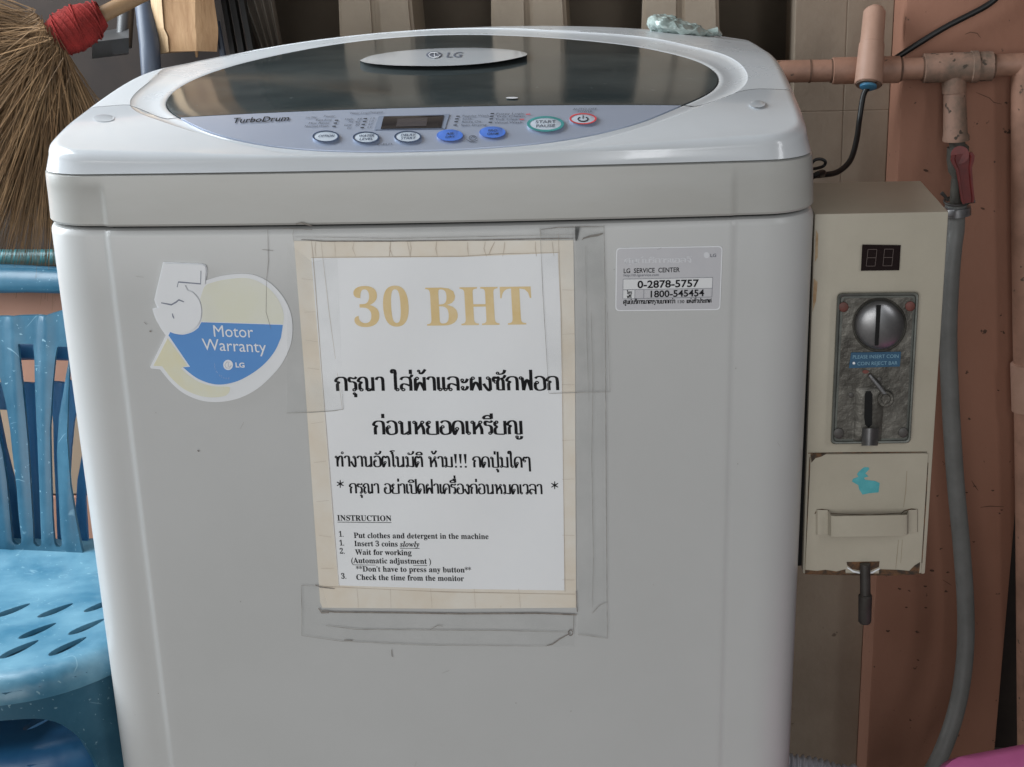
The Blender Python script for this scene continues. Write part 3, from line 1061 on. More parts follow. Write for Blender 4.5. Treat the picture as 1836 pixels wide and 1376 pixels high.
def thai_mesh(s, wt=.155, wn=.075):
    V, Fc = [], []

    def stroke(pl, curved=True):
        pts = [Vector((p[0], p[1], 0)) for p in pl]
        if len(pts) > 2: pts = spline(pts, 5)
        n = len(pts)
        b = len(V)
        for k in range(n):
            a, c = pts[max(k - 1, 0)], pts[min(k + 1, n - 1)]
            t = (c - a)
            t.normalize()
            w = (wn + (wt - wn) * abs(t.y) ** 1.3) * .5
            V.append((pts[k].x - t.y * w, pts[k].y + t.x * w))
            V.append((pts[k].x + t.y * w, pts[k].y - t.x * w))
        for k in range(n - 1): Fc.append((b + 2 * k, b + 2 * k + 1, b + 2 * k + 3, b + 2 * k + 2))

    def ringo(x, y, r):
        b = len(V)
        n = 14
        for k in range(n):
            a = 2 * math.pi * k / n
            V.append((x + (r + wn * .45) * math.cos(a), y + (r + wn * .45) * math.sin(a)))
            V.append((x + (r - wn * .45) * math.cos(a), y + (r - wn * .45) * math.sin(a)))
        for k in range(n):
            j = (k + 1) % n
            Fc.append((b + 2 * k, b + 2 * k + 1, b + 2 * j + 1, b + 2 * j))

    x = 0.0
    prev = ''
    raised = 0.0
    layer = []
    for ch in s:
        if ch in TH_M:
            sh = -.24 if (prev in 'ปฝฟ' and ch not in 'ุู') else 0.0
            if prev in 'ปฝฟ' and ch in 'ุู': sh = -.02
            dy = raised if ch in '่้์' else 0.0
            for st in TH_M[ch]:
                if st[0] == 'o': ringo(x + sh - .03 + st[1], st[2] + dy, st[3])
                else: stroke([(px + x + sh - .03, py + dy) for px, py in st])
            if ch in 'ัิีื': raised = .34
            continue
        if ch == 'ำ':
            ringo(x - .12, 1.30 + 0, .085)
            ch = 'า'
        if ch not in TH_G:
            v, f = font_mesh(ch, .01)
            k = 1.15 / cap_h('H')
            b = len(V)
            V.extend([(x + .05 + p[0] * k, p[1] * k) for p in v])
            Fc.extend([tuple(i + b for i in q) for q in f])
            x += .1 + max(p[0] for p in v) * k
            prev = ch
            continue
        w, sts = TH_G[ch]
        if ch == '!':
            ww = wt
        for st in sts:
            if st[0] == 'o': ringo(x + st[1], st[2], st[3])
            else:
                if ch == '!':
                    b = len(V)
                    t0, t1 = (st[0], st[1])
                    a0 = .12 if t0[1] > 1 else .085
                    a1 = .05 if t0[1] > 1 else .085
                    V.extend([(x + t0[0] - a0, t0[1]), (x + t0[0] + a0, t0[1]), (x + t1[0] + a1, t1[1]), (x + t1[0] - a1, t1[1])])
                    Fc.append((b, b + 1, b + 2, b + 3))
                else: stroke([(px + x, py) for px, py in st])
        x += w
        prev = ch
        raised = 0.0
    return V, Fc


def thai(s, p0, p1, hpx, surf, off, m, parent, wt=.185, wn=.09):
    v, f = thai_mesh(s, wt, wn)
    # each stroke is lifted a hair above the one before so none share a plane
    o = place_text(v, f, p0, p1, hpx, 1.0, surf, off, m, parent, 'front')
    return o


# --- control panel prints
TK = 'top'
OT = .0002
text('TurboDrum', (416, 221), (517, 216.5), 9.2, S_top, OT, M['ink'], panel, TK, offset=.012, shear=-.16)


def ellring(cx, cy, rx, ry, w, m, name='ring', off=OT, parent=panel):
    return decal(name, ell(cx, cy, rx, ry), S_top, off, m, parent, .0002, None, [ell(cx, cy, rx - w, ry - w * .62)])


def pbutton(cx, cy, rx, ry, rm, fm, w, lines, tm):
    bt = decal('button', ell(cx, cy, rx, ry), S_top, .0012, fm, panel, .0018)
    if rm: ellring(cx, cy, rx, ry, w, rm, 'rim', .0014, bt)
    for (s, yy, hw, h) in lines:
        text(s, (cx - hw, cy + yy), (cx + hw, cy + yy - .6), h, S_top, .0015, tm, bt, TK, offset=.006, shear=0)
    return bt


pbutton(584.2, 244.7, 24, 10.5, M['ink_navy'], M['button'], 3.0, [('OPTION', 1.6, 14, 4.2)], M['ink_navy'])
pbutton(656.4, 246.5, 24, 10.5, M['ink_navy'], M['button'], 3.0, [('WATER', -.6, 14, 4.2), ('LEVEL', 5, 12, 4)], M['ink_navy'])
pbutton(731.3, 245.2, 24.5, 10.5, M['ink_navy'], M['button'], 3.0, [('DELAY', -.6, 13, 4.2), ('START', 5, 13, 4)], M['ink_navy'])
pbutton(806.5, 242.7, 23.5, 10.3, None, M['blue_button'], 3, [('AIR', -.8, 7, 4), ('DRY', 5, 8, 4)], M['ink_navy'])
pbutton(882.9, 237.2, 23.5, 10.2, None, M['blue_button'], 3, [('PRO', -.8, 8, 4), ('GRAM', 5, 10, 4)], M['ink_navy'])
pbutton(978, 222.4, 33.5, 14, M['teal'], M['button'], 5.5, [('START', -1.2, 18, 5), ('PAUSE', 6, 17, 5)], M['ink_grey'])
pw = pbutton(1045.3, 213.1, 24.5, 10, M['red_ring'], M['button'], 3.4, [], M['ink'])
line('power_mark', [([(1045.3 + 9 * math.cos(a), 213.8 + 4 * math.sin(a)) for a in [math.radians(-58 + 296 * k / 16) for k in range(17)]], 1.7), ([(1045.6, 206.8), (1045.3, 213.2)], 2.2)], S_top, .0015, M['ink'], pw)
decal('screen_bezel', [(671, 233), (679, 208.6), (806, 204.5), (798, 231)], S_top, OT, mat('bezel', (.22, .26, .34), .4), panel)
scn = decal('display', [(682.5, 231.4), (688, 209), (795.5, 206.8), (791, 229.4)], S_top, .0006, M['screen'], panel, .0006)
decal('screen_window', [(710, 227.6), (713, 212.6), (767, 211.0), (764.5, 226.3)], S_top, .0008, M['screen2'], scn)
leds = [(603.5, 216), (601.3, 221), (598.7, 226.7), (655, 213), (653.6, 218), (651.4, 223.4), (649.4, 229), (821, 208.8), (819, 213.6), (817.8, 218.6), (816, 224.6), (882.8, 204), (881.6, 208.8), (880.8, 213.6), (879.3, 219.6)]
for x, y in leds: line('indicator', [([(x - 3.2, y), (x + 3.2, y - .2)], 2.6)], S_top, OT + .0001, M['ink'], panel, 1.0)
for s, x0, x1, y in [('Lint Filter', 548, 568, 211.5), ('Power', 580, 600, 209), ('Extra Rinse', 566, 594, 216), ('Hot Rinse', 553, 590, 221.5), ('Normal Wash', 546, 588, 227), ('Water Level', 626, 660, 203.5), ('Detergent', 662, 686, 202),
                     ('High', 618, 632, 214.5), ('55', 640, 648, 214), ('Mid', 625, 632, 219.5), ('42', 636, 645, 219.3), ('Low', 617, 630, 224.8), ('30', 636, 644, 224.4), ('Ext', 622, 630, 230.2),
                     ('1.5', 664, 671, 213.2), ('1.0', 662, 669, 218.2), ('0.7', 660, 667, 223.4), ('0.4', 658, 665, 229),
                     ('Regular Wash', 829, 876, 208.5), ('Soak', 829, 846, 213.8), ('Rinse On', 828, 862, 219), ('Spin Drying', 826, 872, 225),
                     ('Fuzzy Logic', 890, 940, 204.8), ('Tub Clean', 888, 940, 209.5), ('Tub Clean', 887, 932, 214.6), ('Wool Wash', 886, 936, 220.5), ('AUTO OFF', 1027, 1070, 196.4), ('POWER', 1036, 1062, 200.6), ('CHILD', 675, 702, 259.5)]:
    text(s, (x0, y + 1.2), (x1, y + .6), 3.4, S_top, OT, M['ink_grey'], panel, TK)
line('red_marker', [([(943, 205.2), (951, 204.9)], 2.8), ([(932, 214.4), (940, 214.0)], 2.8)], S_top, OT + .0001, M['red_ring'], panel, 1)
line('lock_symbol', [([(836, 250), (842, 254), (850, 254.5), (857, 251)], 1.3), (ell(847.5, 247.5, 6.5, 4.2, 16) + [(854, 247.5)], 1.2), ([(844, 249), (847, 244.5), (852, 248)], 1.4)], S_top, OT, M['ink_grey'], panel, 1)

# lid handle badge
HB = [(645, 108.5), (668, 99.5), (720, 91.5), (780, 87.3), (850, 86), (910, 89), (938, 93.5), (945, 97), (938, 101.5), (900, 109.5), (850, 115.5), (790, 118.5), (720, 118), (680, 115.8), (655, 112.5)]
hb = slab('handle', [(p.x, p.y) for p in spline([(x, y, 0) for x, y in HB + [HB[0]]], 4)[:-1]], lambda u, v, d: S_top(u, v, .0034 - d), M['cover'], lid, step=14, thick=.0032, angle=50)
decal('badge', ell(778, 98.6, 14.0, 6.0), S_top, .0037, M['ink_grey'], hb, .0002)
line('badge_mark', [([(779, 93.8), (778.6, 101.6), (783, 101.5)], 1.5), ([(786.5, 96), (781, 94.4), (772, 95), (768.6, 98.6), (771, 102), (778, 104), (786, 102), (789.5, 98.8), (785, 98.6)], 1.4)], S_top, .0040, M['white_print'], hb, 1)
text('LG', (800, 103), (827, 102.6), 9.0, S_top, .0037, M['ink_grey'], hb, TK, offset=.008)
# two screw covers on the housing
decal('screw_cap', ell(1358, 186.5, 14, 6.4), S_top, .0016, M['cover'], wm, .0016)
decal('screw_cap', ell(246 - 60, 212, 19, 6.5, 40), S_top, .0008, M['cover'], wm, .0008)
decal('lid_glint', ell(918, 175.6, 11, 1.6, 20), S_top, .0004, M['st_pale'], lid, .0003)  # pale sliver painted as a glint on the lid glass


# --- stickers on the cabinet
def zs(z, sc_, ox, oy): return [(ox + x / sc_, oy + y / sc_) for x, y in z]


def W5(pts): return zs(pts, 4.5875, 240, 440)


def smooth_close(pts, n=4):
    return [(p.x, p.y) for p in spline([(x, y, 0) for x, y in pts], n)]


circ = smooth_close([(592, 290), (720, 252), (880, 235), (1005, 250), (1130, 318), (1230, 430), (1290, 560), (1305, 700), (1285, 830), (1220, 970), (1130, 1080), (1020, 1178), (900, 1245), (780, 1280), (640, 1290), (520, 1268), (400, 1212), (300, 1125), (215, 1022)])
st = decal('warranty_sticker', W5([(240, 138), (560, 152), (590, 162), (604, 190), (605, 225)] + circ + [(140, 1014), (134, 1000), (262, 742), (225, 690), (185, 620), (165, 570), (152, 522), (192, 512), (178, 480), (168, 450)]), S_front, .0009, M['st_white'], wm, .0008, 14)
st['label'] = 'round blue and cream warranty sticker with a large raised 5'
decal('cream_field', W5([(575, 350)] + smooth_close([(600, 322), (720, 288), (880, 270), (990, 285), (1110, 355), (1195, 460), (1232, 570), (1226, 650)]) + [(556, 628), (566, 540), (545, 440)]), S_front, .0011, M['st_cream'], st, .0002, 14)
decal('blue_field', W5([(555, 634), (1226, 656)] + smooth_close([(1210, 760), (1160, 870), (1080, 970), (980, 1050), (860, 1115), (740, 1145), (640, 1140), (540, 1105), (470, 1060), (405, 1005)]) + [(462, 1000), (285, 742), (300, 712)] + smooth_close([(330, 726), (400, 737), (480, 715), (530, 680)])), S_front, .0011, M['st_blue'], st, .0002, 14)
decal('arrow', W5([(278, 765), (440, 990), (385, 1012)] + smooth_close([(450, 1070), (530, 1122), (640, 1158), (740, 1163), (790, 1172), (760, 1235), (640, 1252), (520, 1232), (400, 1175), (300, 1085)]) + [(232, 995), (160, 992)]), S_front, .0011, M['st_yellow'], st, .0002, 14)
five = decal('figure_five', W5([(246, 148), (560, 160), (588, 172), (592, 210), (585, 322), (420, 330), (440, 372)] + smooth_close([(480, 385), (535, 450), (556, 545), (535, 640), (470, 705), (360, 732), (270, 695), (200, 620), (160, 528)]) + [(205, 512), (178, 450)]), S_front, .0022, M['st_white'], st, .0012, 14)
line('figure_shading', [(W5([(552, 210), (549, 318), (366, 303), (356, 345)]), 2.4), (W5([(224, 474), (308, 490), (345, 470), (370, 450), (412, 466)]), 2.8), (W5([(316, 562), (322, 585), (330, 603)]), 2.4)], S_front, .0024, M['st_shadow'], five, 1)
text('Motor', W5([(660, 752)])[0], W5([(985, 760)])[0], 20.5, S_front, .00135, M['white_print'], st)
text('Warranty', W5([(567, 862)])[0], W5([(1092, 884)])[0], 20.5, S_front, .00135, M['white_print'], st)
decal('badge', W5(ell(775, 985, 40, 42)), S_front, .00135, M['white_print'], st)
line('badge_mark', [(W5([(777, 965), (776, 998), (792, 998)]), 1.1), (W5([(790, 962), (765, 960), (748, 985), (760, 1010), (785, 1012), (802, 988), (788, 986)]), 1.0)], S_front, .0016, mat('badge_grey', (.45, .47, .55), .5), st, 1)
text('LG', W5([(838, 1004)])[0], W5([(912, 1006)])[0], 8.6, S_front, .00135, M['white_print'], st, offset=.03)
for k, ch in enumerate("Life'sGood"):
    a = math.radians(182 - k * 10.5)
    p = W5([(775 + 108 * math.cos(a), 980 + 112 * math.sin(a))])[0]
    text(ch, (p[0] - 1.1, p[1] + 2), (p[0] + (1.1 if ch not in "'if" else 0), p[1] + 2.6), 3.8, S_front, .00135, mat('pale_print', (.34, .48, .72), .5) if k == 0 else bpy.data.materials['pale_print'], st)


def W7(pts): return zs(pts, 7.65, 1080, 420)


sv = decal('service_sticker', rrect(W7([(188, 190), (1650, 163), (1617, 1042), (176, 1058)]), 8), S_front, .0007, M['st_white'], wm, .0006, 14)
sv['label'] = 'silver service sticker printed with two telephone numbers'
decal('silver_field', rrect(W7([(204, 204), (1634, 178), (1603, 1028), (192, 1044)]), 7), S_front, .0009, M['st_silver'], sv, .0001, 14)
thai('ศูนย์บริการแอลจี', W7([(300, 398)])[0], W7([(1225, 388)])[0], 7.5, S_front, .0011, M['st_pale'], sv, .2, .12)
decal('badge', W7(ell(1430, 290, 38, 42)), S_front, .0011, M['st_pale'], sv)
text('LG', W7([(1482, 315)])[0], W7([(1560, 313)])[0], 5.6, S_front, .0011, M['ink_grey'], sv, offset=.01)
text('LG  SERVICE  CENTER', W7([(293, 537)])[0], W7([(1062, 520)])[0], 8.2, S_front, .0011, M['ink'], sv, offset=.012)
text('http://th.lgservice.com', W7([(293, 582)])[0], W7([(775, 576)])[0], 4.4, S_front, .0011, M['ink_grey'], sv)
decal('number_row', W7([(285, 622), (1512, 598), (1505, 742), (283, 762)]), S_front, .0011, M['st_row'], sv)
decal('number_row', W7([(283, 772), (445, 769), (442, 884), (281, 887)]), S_front, .0011, M['st_row'], sv)
line('table_rule', [(W7(p), .9) for p in ([(285, 620), (1514, 596)], [(283, 764), (1508, 743)], [(281, 889), (1502, 864)], [(285, 620), (281, 889)], [(1514, 596), (1502, 864)], [(447, 768), (444, 886)], [(570, 765), (566, 884)])], S_front, .0013, M['ink_grey'], sv, 1)
text('0-2878-5757', W7([(482, 742)])[0], W7([(1325, 722)])[0], 13.0, S_front, .0014, M['ink'], sv, offset=.02)
text('1800-545454', W7([(662, 868)])[0], W7([(1396, 850)])[0], 11.8, S_front, .0012, M['ink'], sv, offset=.02)
thai('โทร', W7([(335, 826)])[0], W7([(408, 824)])[0], 4.6, S_front, .0013, M['ink'], sv, .24, .14)
thai('ฟรี', W7([(335, 880)])[0], W7([(400, 878)])[0], 4.2, S_front, .0013, M['ink'], sv, .24, .14)
thai('ศูนย์บริการมาตรฐานมากกว่า', W7([(285, 960)])[0], W7([(1000, 950)])[0], 6.2, S_front, .0011, M['ink'], sv, .24, .14)
text('130', W7([(1035, 948)])[0], W7([(1125, 946)])[0], 5.2, S_front, .0011, M['ink'], sv, offset=.01)
thai('แห่งทั่วประเทศ', W7([(1155, 948)])[0], W7([(1500, 940)])[0], 6.0, S_front, .0011, M['ink'], sv, .24, .14)

# --- grime on the cabinet face
mk = [([(354, 808), (357, 810)], 3), ([(702, 1165), (703, 1177), (705, 1178)], 1.4), ([(268, 594), (271, 595)], 4), ([(258, 578), (263, 582)], 1.2), ([(480, 412), (481, 470), (478, 500)], .8), ([(470, 448), (490, 450)], 1), ([(478, 500), (477, 560), (486, 590)], .7)]
random.seed(21)
for _ in range(26):
    x_, y_ = random.uniform(240, 1400), random.uniform(430, 1370)
    if 510 < x_ < 1100 and y_ < 1170: continue
    a_ = random.uniform(-.6, .6) + (math.pi / 2 if random.random() < .5 else 0)
    l_ = random.choice((1.2, 1.6, 2.2, 9, 14))
    mk.append(([(x_, y_), (x_ + math.cos(a_) * l_, y_ + math.sin(a_) * l_)], random.uniform(1.0, 2.0) if l_ < 5 else .5))
for sg in mk: line('scuff', [sg], S_front, .0013, M['grime'], wm, 1)

# ------------------------------------------------------------------ the taped notice
pn = on_y(780, 1092, .012)
notice = thing('paper_notice', pn, 'white printed price notice taped to the front of the washing machine', 'notice')
EC = [(527, 432), (700, 433), (1028, 431), (1031, 640), (1032, 900), (1033, 1090), (800, 1092), (578, 1090), (574, 1080), (560, 880), (545, 660)]
decal('backing_sheet', EC, S_front, .0009, M['cream'], notice, .0008, 16)
EW = [(558, 463), (700, 462), (830, 461), (1000, 454), (1005, 560), (1009, 760), (1012, 1059), (800, 1056), (607, 1050), (598, 950), (580, 720)]
sheet = decal('paper', EW, S_front, .0012, M['paper'], notice, .0002, 16)
TP = .00145
text(bold('30 BHT'), (636, 586), (955, 582), 68, S_front, TP, M['gold'], sheet, cap=bold('H'))
thai('กรุณา ใส่ผ้าและผงซักฟอก', (600, 701.5), (1003, 700), 24.5, S_front, TP, M['ink'], sheet)
thai('ก่อนหยอดเหรียญ', (668, 779.5), (938, 779), 24, S_front, TP, M['ink'], sheet)
thai('ทำงานอัตโนมัติ ห้าม!!! กดปุ่มใดๆ', (601, 837), (952, 839), 19, S_front, TP, M['ink'], sheet)
thai('กรุณา อย่าเปิดฝาเครื่องก่อนหมดเวลา', (626, 885), (973, 886.5), 17.5, S_front, TP, M['ink'], sheet)


def star(cx, cy, r):
    return [([(cx - r * math.cos(a), cy - r * math.sin(a)), (cx, cy), (cx + r * math.cos(a), cy + r * math.sin(a))], 2.3) for a in (math.pi / 2, math.pi / 6, -math.pi / 6)]


line('lettering', star(610, 868, 7), S_front, TP, M['ink'], sheet, 1)
line('lettering', star(994.5, 870.5, 7), S_front, TP, M['ink'], sheet, 1)
HB_ = bold('H')


def ser(s, x0, x1, y0, y1, h=9.6, it=False, m='ink'):
    return text(bolditalic(s) if it else bold(s), (x0, y0), (x1, y1), h, S_front, TP, M[m], sheet, cap=HB_, offset=.004)


ser('INSTRUCTION', 605, 702, 933.8, 934.8, 9.8)
ser('1.', 608, 616, 962.6, 962.8)
ser('Put clothes and detergent in the machine', 634.5, 876, 965, 967)
ser('1.', 609, 617, 978.4, 978.6)
ser('Insert 3 coins', 635.5, 713, 979.6, 980.4)
ser('slowly', 717, 752, 980.6, 981, it=True)
ser('2.', 609.5, 618, 993, 993.2)
ser('Wait for working', 637, 738, 995, 996)
ser('(Automatic adjustment )', 630, 773, 1010, 1011.4)
ser("**Don't have to press any button**", 638.5, 845, 1025, 1027)
ser('3.', 612, 621, 1038, 1038.2)
ser('Check the time from the monitor', 639, 832, 1040, 1042.4)
line('underline', [([(605, 936.6), (702, 937.4)], 1.4), ([(717, 983.4), (752, 983.8)], 1.4), ([(633, 1013.2), (766, 1014.6)], 1.4)], S_front, TP, M['ink'], sheet, 1)
random.seed(3)
crk = []
for x in (566, 600, 635, 700, 735, 783, 838, 870, 905, 960, 990): crk.append(([(x, 434), (x + random.uniform(-3, 3), 446), (x + random.uniform(-4, 4), 460)], random.uniform(.5, 1.0)))
crk += [([(887, 434), (880, 448), (876, 458)], 1.3), ([(700, 434), (698, 460)], 1.3), ([(730, 434), (736, 462)], .9)]
for y in (500, 560, 610, 660, 760, 830, 900, 960, 1020): crk.append(([(532 + (y - 432) * .067 + 4, y), (556 + (y - 432) * .072, y + random.uniform(-4, 4))], .6))
for y in (520, 600, 690, 790, 860, 960, 1040): crk.append(([(1008, y), (1030, y + random.uniform(-3, 3))], .6))
for x in (640, 700, 772, 850, 930): crk.append(([(x, 1056), (x + random.uniform(-3, 3), 1090)], .6))
crk += [([(558, 462), (700, 461), (830, 460), (890, 456), (1003, 453)], 1.0), ([(558, 432), (562, 470), (581, 720), (600, 960), (608, 1052)], .9), ([(1001, 420), (1006, 560), (1013, 1062)], .9), ([(580, 1052), (800, 1062), (1031, 1066)], .9), ([(575, 430), (590, 560), (614, 735)], .6)]
line('tape_crack', crk, S_front, .0017, M['crack'], notice, 1)
gr = [([(540, 430), (580, 433), (700, 433), (850, 431), (1000, 428), (1028, 428)], 1.8), ([(578, 1095), (600, 1098), (700, 1099), (830, 1101), (960, 1100), (1030, 1102)], 2.6), ([(571, 1091), (577, 1099), (590, 1099)], 3.0), ([(985, 1101), (1034, 1103)], 3.4), ([(1033, 1060), (1035, 1098)], 2.2), ([(565, 1049), (574, 1053), (600, 1056)], 2.0),
      ([(1045, 428), (1058, 424), (1072, 422), (1081, 419)], 4.0), ([(1043, 431), (1048, 427)], 2), ([(970, 412), (1000, 408), (1050, 407), (1082, 407)], 1.4), ([(530, 402), (540, 400), (560, 406)], 2.6), ([(508, 410), (560, 412)], 1.4), ([(980, 1158), (990, 1156), (1004, 1146), (1022, 1136)], 2.2), ([(617, 1148), (632, 1149)], 2.6), (ell(1023, 1135, 4, 5, 10) + [(1027, 1135)], 1.8), ([(1029, 1104), (1028, 1132)], 1.4)]
line('grime_edge', gr, S_front, .0018, M['grime'], notice, 1)


def tape(pts, edges, label):
    t = decal('tape_strip', pts, S_front, .0021 + .0001 * tape.n, M['tape'], notice, .00005, 24)
    tape.n += 1
    line('tape_edge', edges, S_front, .0022 + .0001 * tape.n, M['grime_soft'], t, 1)
    return t


tape.n = 0
tape([(1031, 405), (1083, 404), (1086, 700), (1089, 1146), (1036, 1140), (1034, 800)], [([(1083, 404), (1085, 520), (1086, 700), (1087, 900), (1089, 1146)], 1.0), ([(1060, 560), (1063, 690), (1061, 820), (1064, 1000), (1062, 1090)], .7), ([(1089, 1146), (1062, 1141), (1036, 1138)], .9), ([(1050, 440), (1052, 600), (1056, 720)], .6), ([(1062, 1100), (1075, 1086), (1088, 1080)], 1.2)], '')
tape([(540, 1050), (578, 1052), (590, 1096), (1033, 1103), (1030, 1160), (700, 1158), (541, 1140)], [([(540, 1050), (541, 1090), (541, 1140)], .9), ([(541, 1140), (610, 1150), (760, 1157), (980, 1159)], .8), ([(584, 1122), (640, 1129), (760, 1130), (900, 1131), (1022, 1134)], 1.0), ([(540, 1050), (578, 1052)], .9), ([(770, 1130), (784, 1122), (794, 1123)], 1.2)], '')
tape([(527, 410), (700, 412), (968, 408), (1040, 405), (1035, 432), (527, 434)], [([(527, 434), (525, 420), (527, 411)], .9), ([(530, 425), (700, 428), (900, 424), (1030, 421)], .8)], '')
tape([(515, 436), (560, 470), (605, 460), (616, 735), (560, 741), (514, 740)], [([(514, 741), (556, 740), (600, 737), (616, 734)], 1.0), ([(616, 734), (613, 700)], .7)], '')
tape([(968, 409), (1083, 406), (1094, 702), (984, 705)], [([(968, 409), (974, 540), (984, 705)], .8), ([(984, 706), (1040, 704), (1094, 703)], 1.1), ([(1094, 703), (1089, 560)], .6), ([(968, 409), (970, 424)], 1.4)], '')

# ------------------------------------------------------------------ coin box on the side of the machine
BL, BR, BT, BB = .2742, .3668, .8418, .5590
cbx = thing('coin_box', (.32, .11, .559), 'cream metal coin box with slot plate and small cash door beside the washing machine', 'coin box')
MB().box((BL, BOX_Y, BB), (BR, BOX_Y + .105, BT), .0016).build('housing', M['boxpaint'], cbx)
MB().box((.2655, BOX_Y + .006, BB + .004), (BL - .0002, BOX_Y + .100, BT - .010)).build('dark_gap_plate', M['black'], cbx, smooth=False)  # black plate added to keep the gap beside the machine dark
dsp = decal('display', [(1546, 439), (1615, 440), (1612.5, 485), (1543.5, 486)], S_box, .0016, M['led'], cbx, .0016)


def digit(x0, y0, w, h, sl):
    a, b_, c, d = (x0 + sl, y0), (x0 + w + sl, y0), (x0 + sl / 2, y0 + h / 2), (x0 + w + sl / 2, y0 + h / 2)
    e, f = (x0, y0 + h), (x0 + w, y0 + h)
    return [([a, b_], 1.5), ([c, d], 1.5), ([e, f], 1.5), ([a, c], 1.5), ([c, e], 1.5), ([b_, d], 1.5), ([d, f], 1.5)]


line('segment', digit(1553, 447.5, 16, 30, 3.4) + digit(1583, 447, 16, 30, 3.0), S_box, .0018, M['seg'], dsp, 1.1)
plate_q = [(1501, 526), (1648, 524), (1632.5, 795), (1489, 797)]
pl = decal('slot_plate', rrect(plate_q, 9), S_box, .0030, M['rim'], cbx, .0030)
inq = [(1512, 535), (1638, 533.5), (1624, 786), (1499, 788)]
decal('plate_face', rrect(inq, 7), S_box, .0033, M['castmetal'], pl, .0003, 8)
# raised lip round the plate
q1, q2 = rrect(plate_q, 9), rrect([(1508, 532), (1641.5, 530.5), (1627, 789.5), (1495.5, 791.5)], 7)
mb = MB()
n_ = len(q1)
mb.loft([[S_box(*p, .0030) for p in q1], [S_box(*p, .0050) for p in [(a[0] * .75 + c[0] * .25, a[1] * .75 + c[1] * .25) for a, c in zip(q1, q2)]], [S_box(*p, .0048) for p in [(a[0] * .3 + c[0] * .7, a[1] * .3 + c[1] * .7) for a, c in zip(q1, q2)]], [S_box(*p, .0034) for p in q2]])
mb.build('lip', M['rim'], pl)
# domed coin entry with vertical slot
mb = MB()
loops = []
for k in range(9):
    t = k / 8
    rr_ = 44.5 * math.cos(t * math.pi / 2 * .98)
    loops.append([S_box(*p, .0034 + .0075 * math.sin(t * math.pi / 2)) for p in ell(1577, 583, rr_, rr_, 48)])
loops.insert(0, [S_box(*p, .0032) for p in ell(1577, 583, 44.5, 44.5, 48)])
mb.loft(loops, False, True)
dome = mb.build('coin_dome', M['steel'], pl)
decal('coin_slot', [(1571.5, 547), (1579.8, 547), (1575, 620), (1568.4, 620)], lambda u, v, o: S_box(u, v, o), .0117, M['black'], dome, .0070, 6)
mb = MB()
a, c = ell(1577, 583, 49, 49, 48), ell(1577, 583, 44.6, 44.6, 48)
mb.loft([[S_box(*p, .0033) for p in a], [S_box(*p, .0046) for p in ell(1577, 583, 47, 47, 48)], [S_box(*p, .0036) for p in c]])
mb.build('dome_collar', M['castmetal'], pl)


def rivet(x, y, r, m, h=.0022):
    mb = MB()
    mb.loft([[S_box(*p, .0034) for p in ell(x, y, r, r, 20)], [S_box(*p, .0034 + h * .7) for p in ell(x, y, r * .92, r * .92, 20)], [S_box(*p, .0034 + h) for p in ell(x, y, r * .55, r * .55, 20)]], False, True)
    return mb.build('rivet', m, pl)


rivet(1512.5, 551, 9.2, M['rivet_red'])
rivet(1632, 549.5, 9.2, M['rivet_red'])
rivet(1503.5, 777.5, 9.6, M['rivet'])
rivet(1619.5, 776, 9.2, M['rivet'])
rivet(1526, 709, 5, M['rivet'], .0012)
rivet(1576.5, 681, 4.5, M['rivet'], .0012)
lb = decal('name_plate', [(1526, 632.5), (1615.5, 631), (1613.5, 657.5), (1522, 660.5)], S_box, .0042, M['labelblue'], pl, .0008)
text('PLEASE INSERT COIN', (1529, 643.5), (1611, 642), 6.2, S_box, .0044, M['labeltext'], lb)
text('COIN REJECT BAR', (1537, 655.5), (1609, 654), 6.2, S_box, .0044, M['labeltext'], lb)
decal('arrow_mark', ell(1531, 651.5, 2.4, 2.4, 10), S_box, .0044, M['white_print'], lb)
# reject lever
lv = MB()
lv.tube([S_box(1558, 672, .0062), S_box(1574, 691, .0066), S_box(1590, 711, .0066)], [.0014, .0017, .0018], 10)
lever = lv.build('reject_lever', M['steel'], pl)
mb = MB()
for r0, r1, h0, h1 in ((14.5, 13.5, .0033, .0078), (9, 8, .0078, .0092)):
    mb.loft([[S_box(*p, h0) for p in ell(1588, 716, r0, r0, 24)], [S_box(*p, h1 - .0006) for p in ell(1588, 716, r0, r0, 24)], [S_box(*p, h1) for p in ell(1588, 716, r1, r1, 24)]], False, True)
mb.build('pivot', M['castmetal'], lever)
decal('lever_notch', ell(1552, 667, 6, 3.4, 14), S_box, .0040, M['rivet_red'], pl, .0006)
# coin return: hood, dark slot and steel cup
mb = MB()
mb.loft([[S_box(*p, h) for p in rrect(q, 5)] for q, h in (([(1534, 696), (1586, 694), (1580, 792), (1530, 793)], .0033), ([(1541, 703), (1580, 701), (1575, 788), (1536, 790)], .0050), ([(1548, 712), (1572, 710), (1567, 784), (1544, 785)], .0054))], False, True)
hood = mb.build('return_hood', M['castmetal'], pl)
decal('return_slot', [(1553, 702), (1561, 701.5), (1564.5, 708), (1563.5, 762), (1557, 767), (1551, 762), (1549.5, 750), (1550.5, 708)], S_box, .0058, M['black'], hood, .002)
mb = MB()
cup = []
for k in range(9):
    t = k / 8
    x = 1546 + 29.5 * t - 0
    bul = .0078 + .0050 * math.sin(math.pi * t)
    cup.append((x, bul))
lo_ = [S_box(x - 1.5, 799.5, b_) for x, b_ in cup] + [S_box(x - 1.5, 799.5, .0032) for x, b_ in reversed(cup)]
hi_ = [S_box(x, 768.5, b_) for x, b_ in cup] + [S_box(x, 768.5, .0032) for x, b_ in reversed(cup)]
mb.loft([lo_, hi_], True, True)
mb.build('return_cup', M['steel'], hood, angle=30)
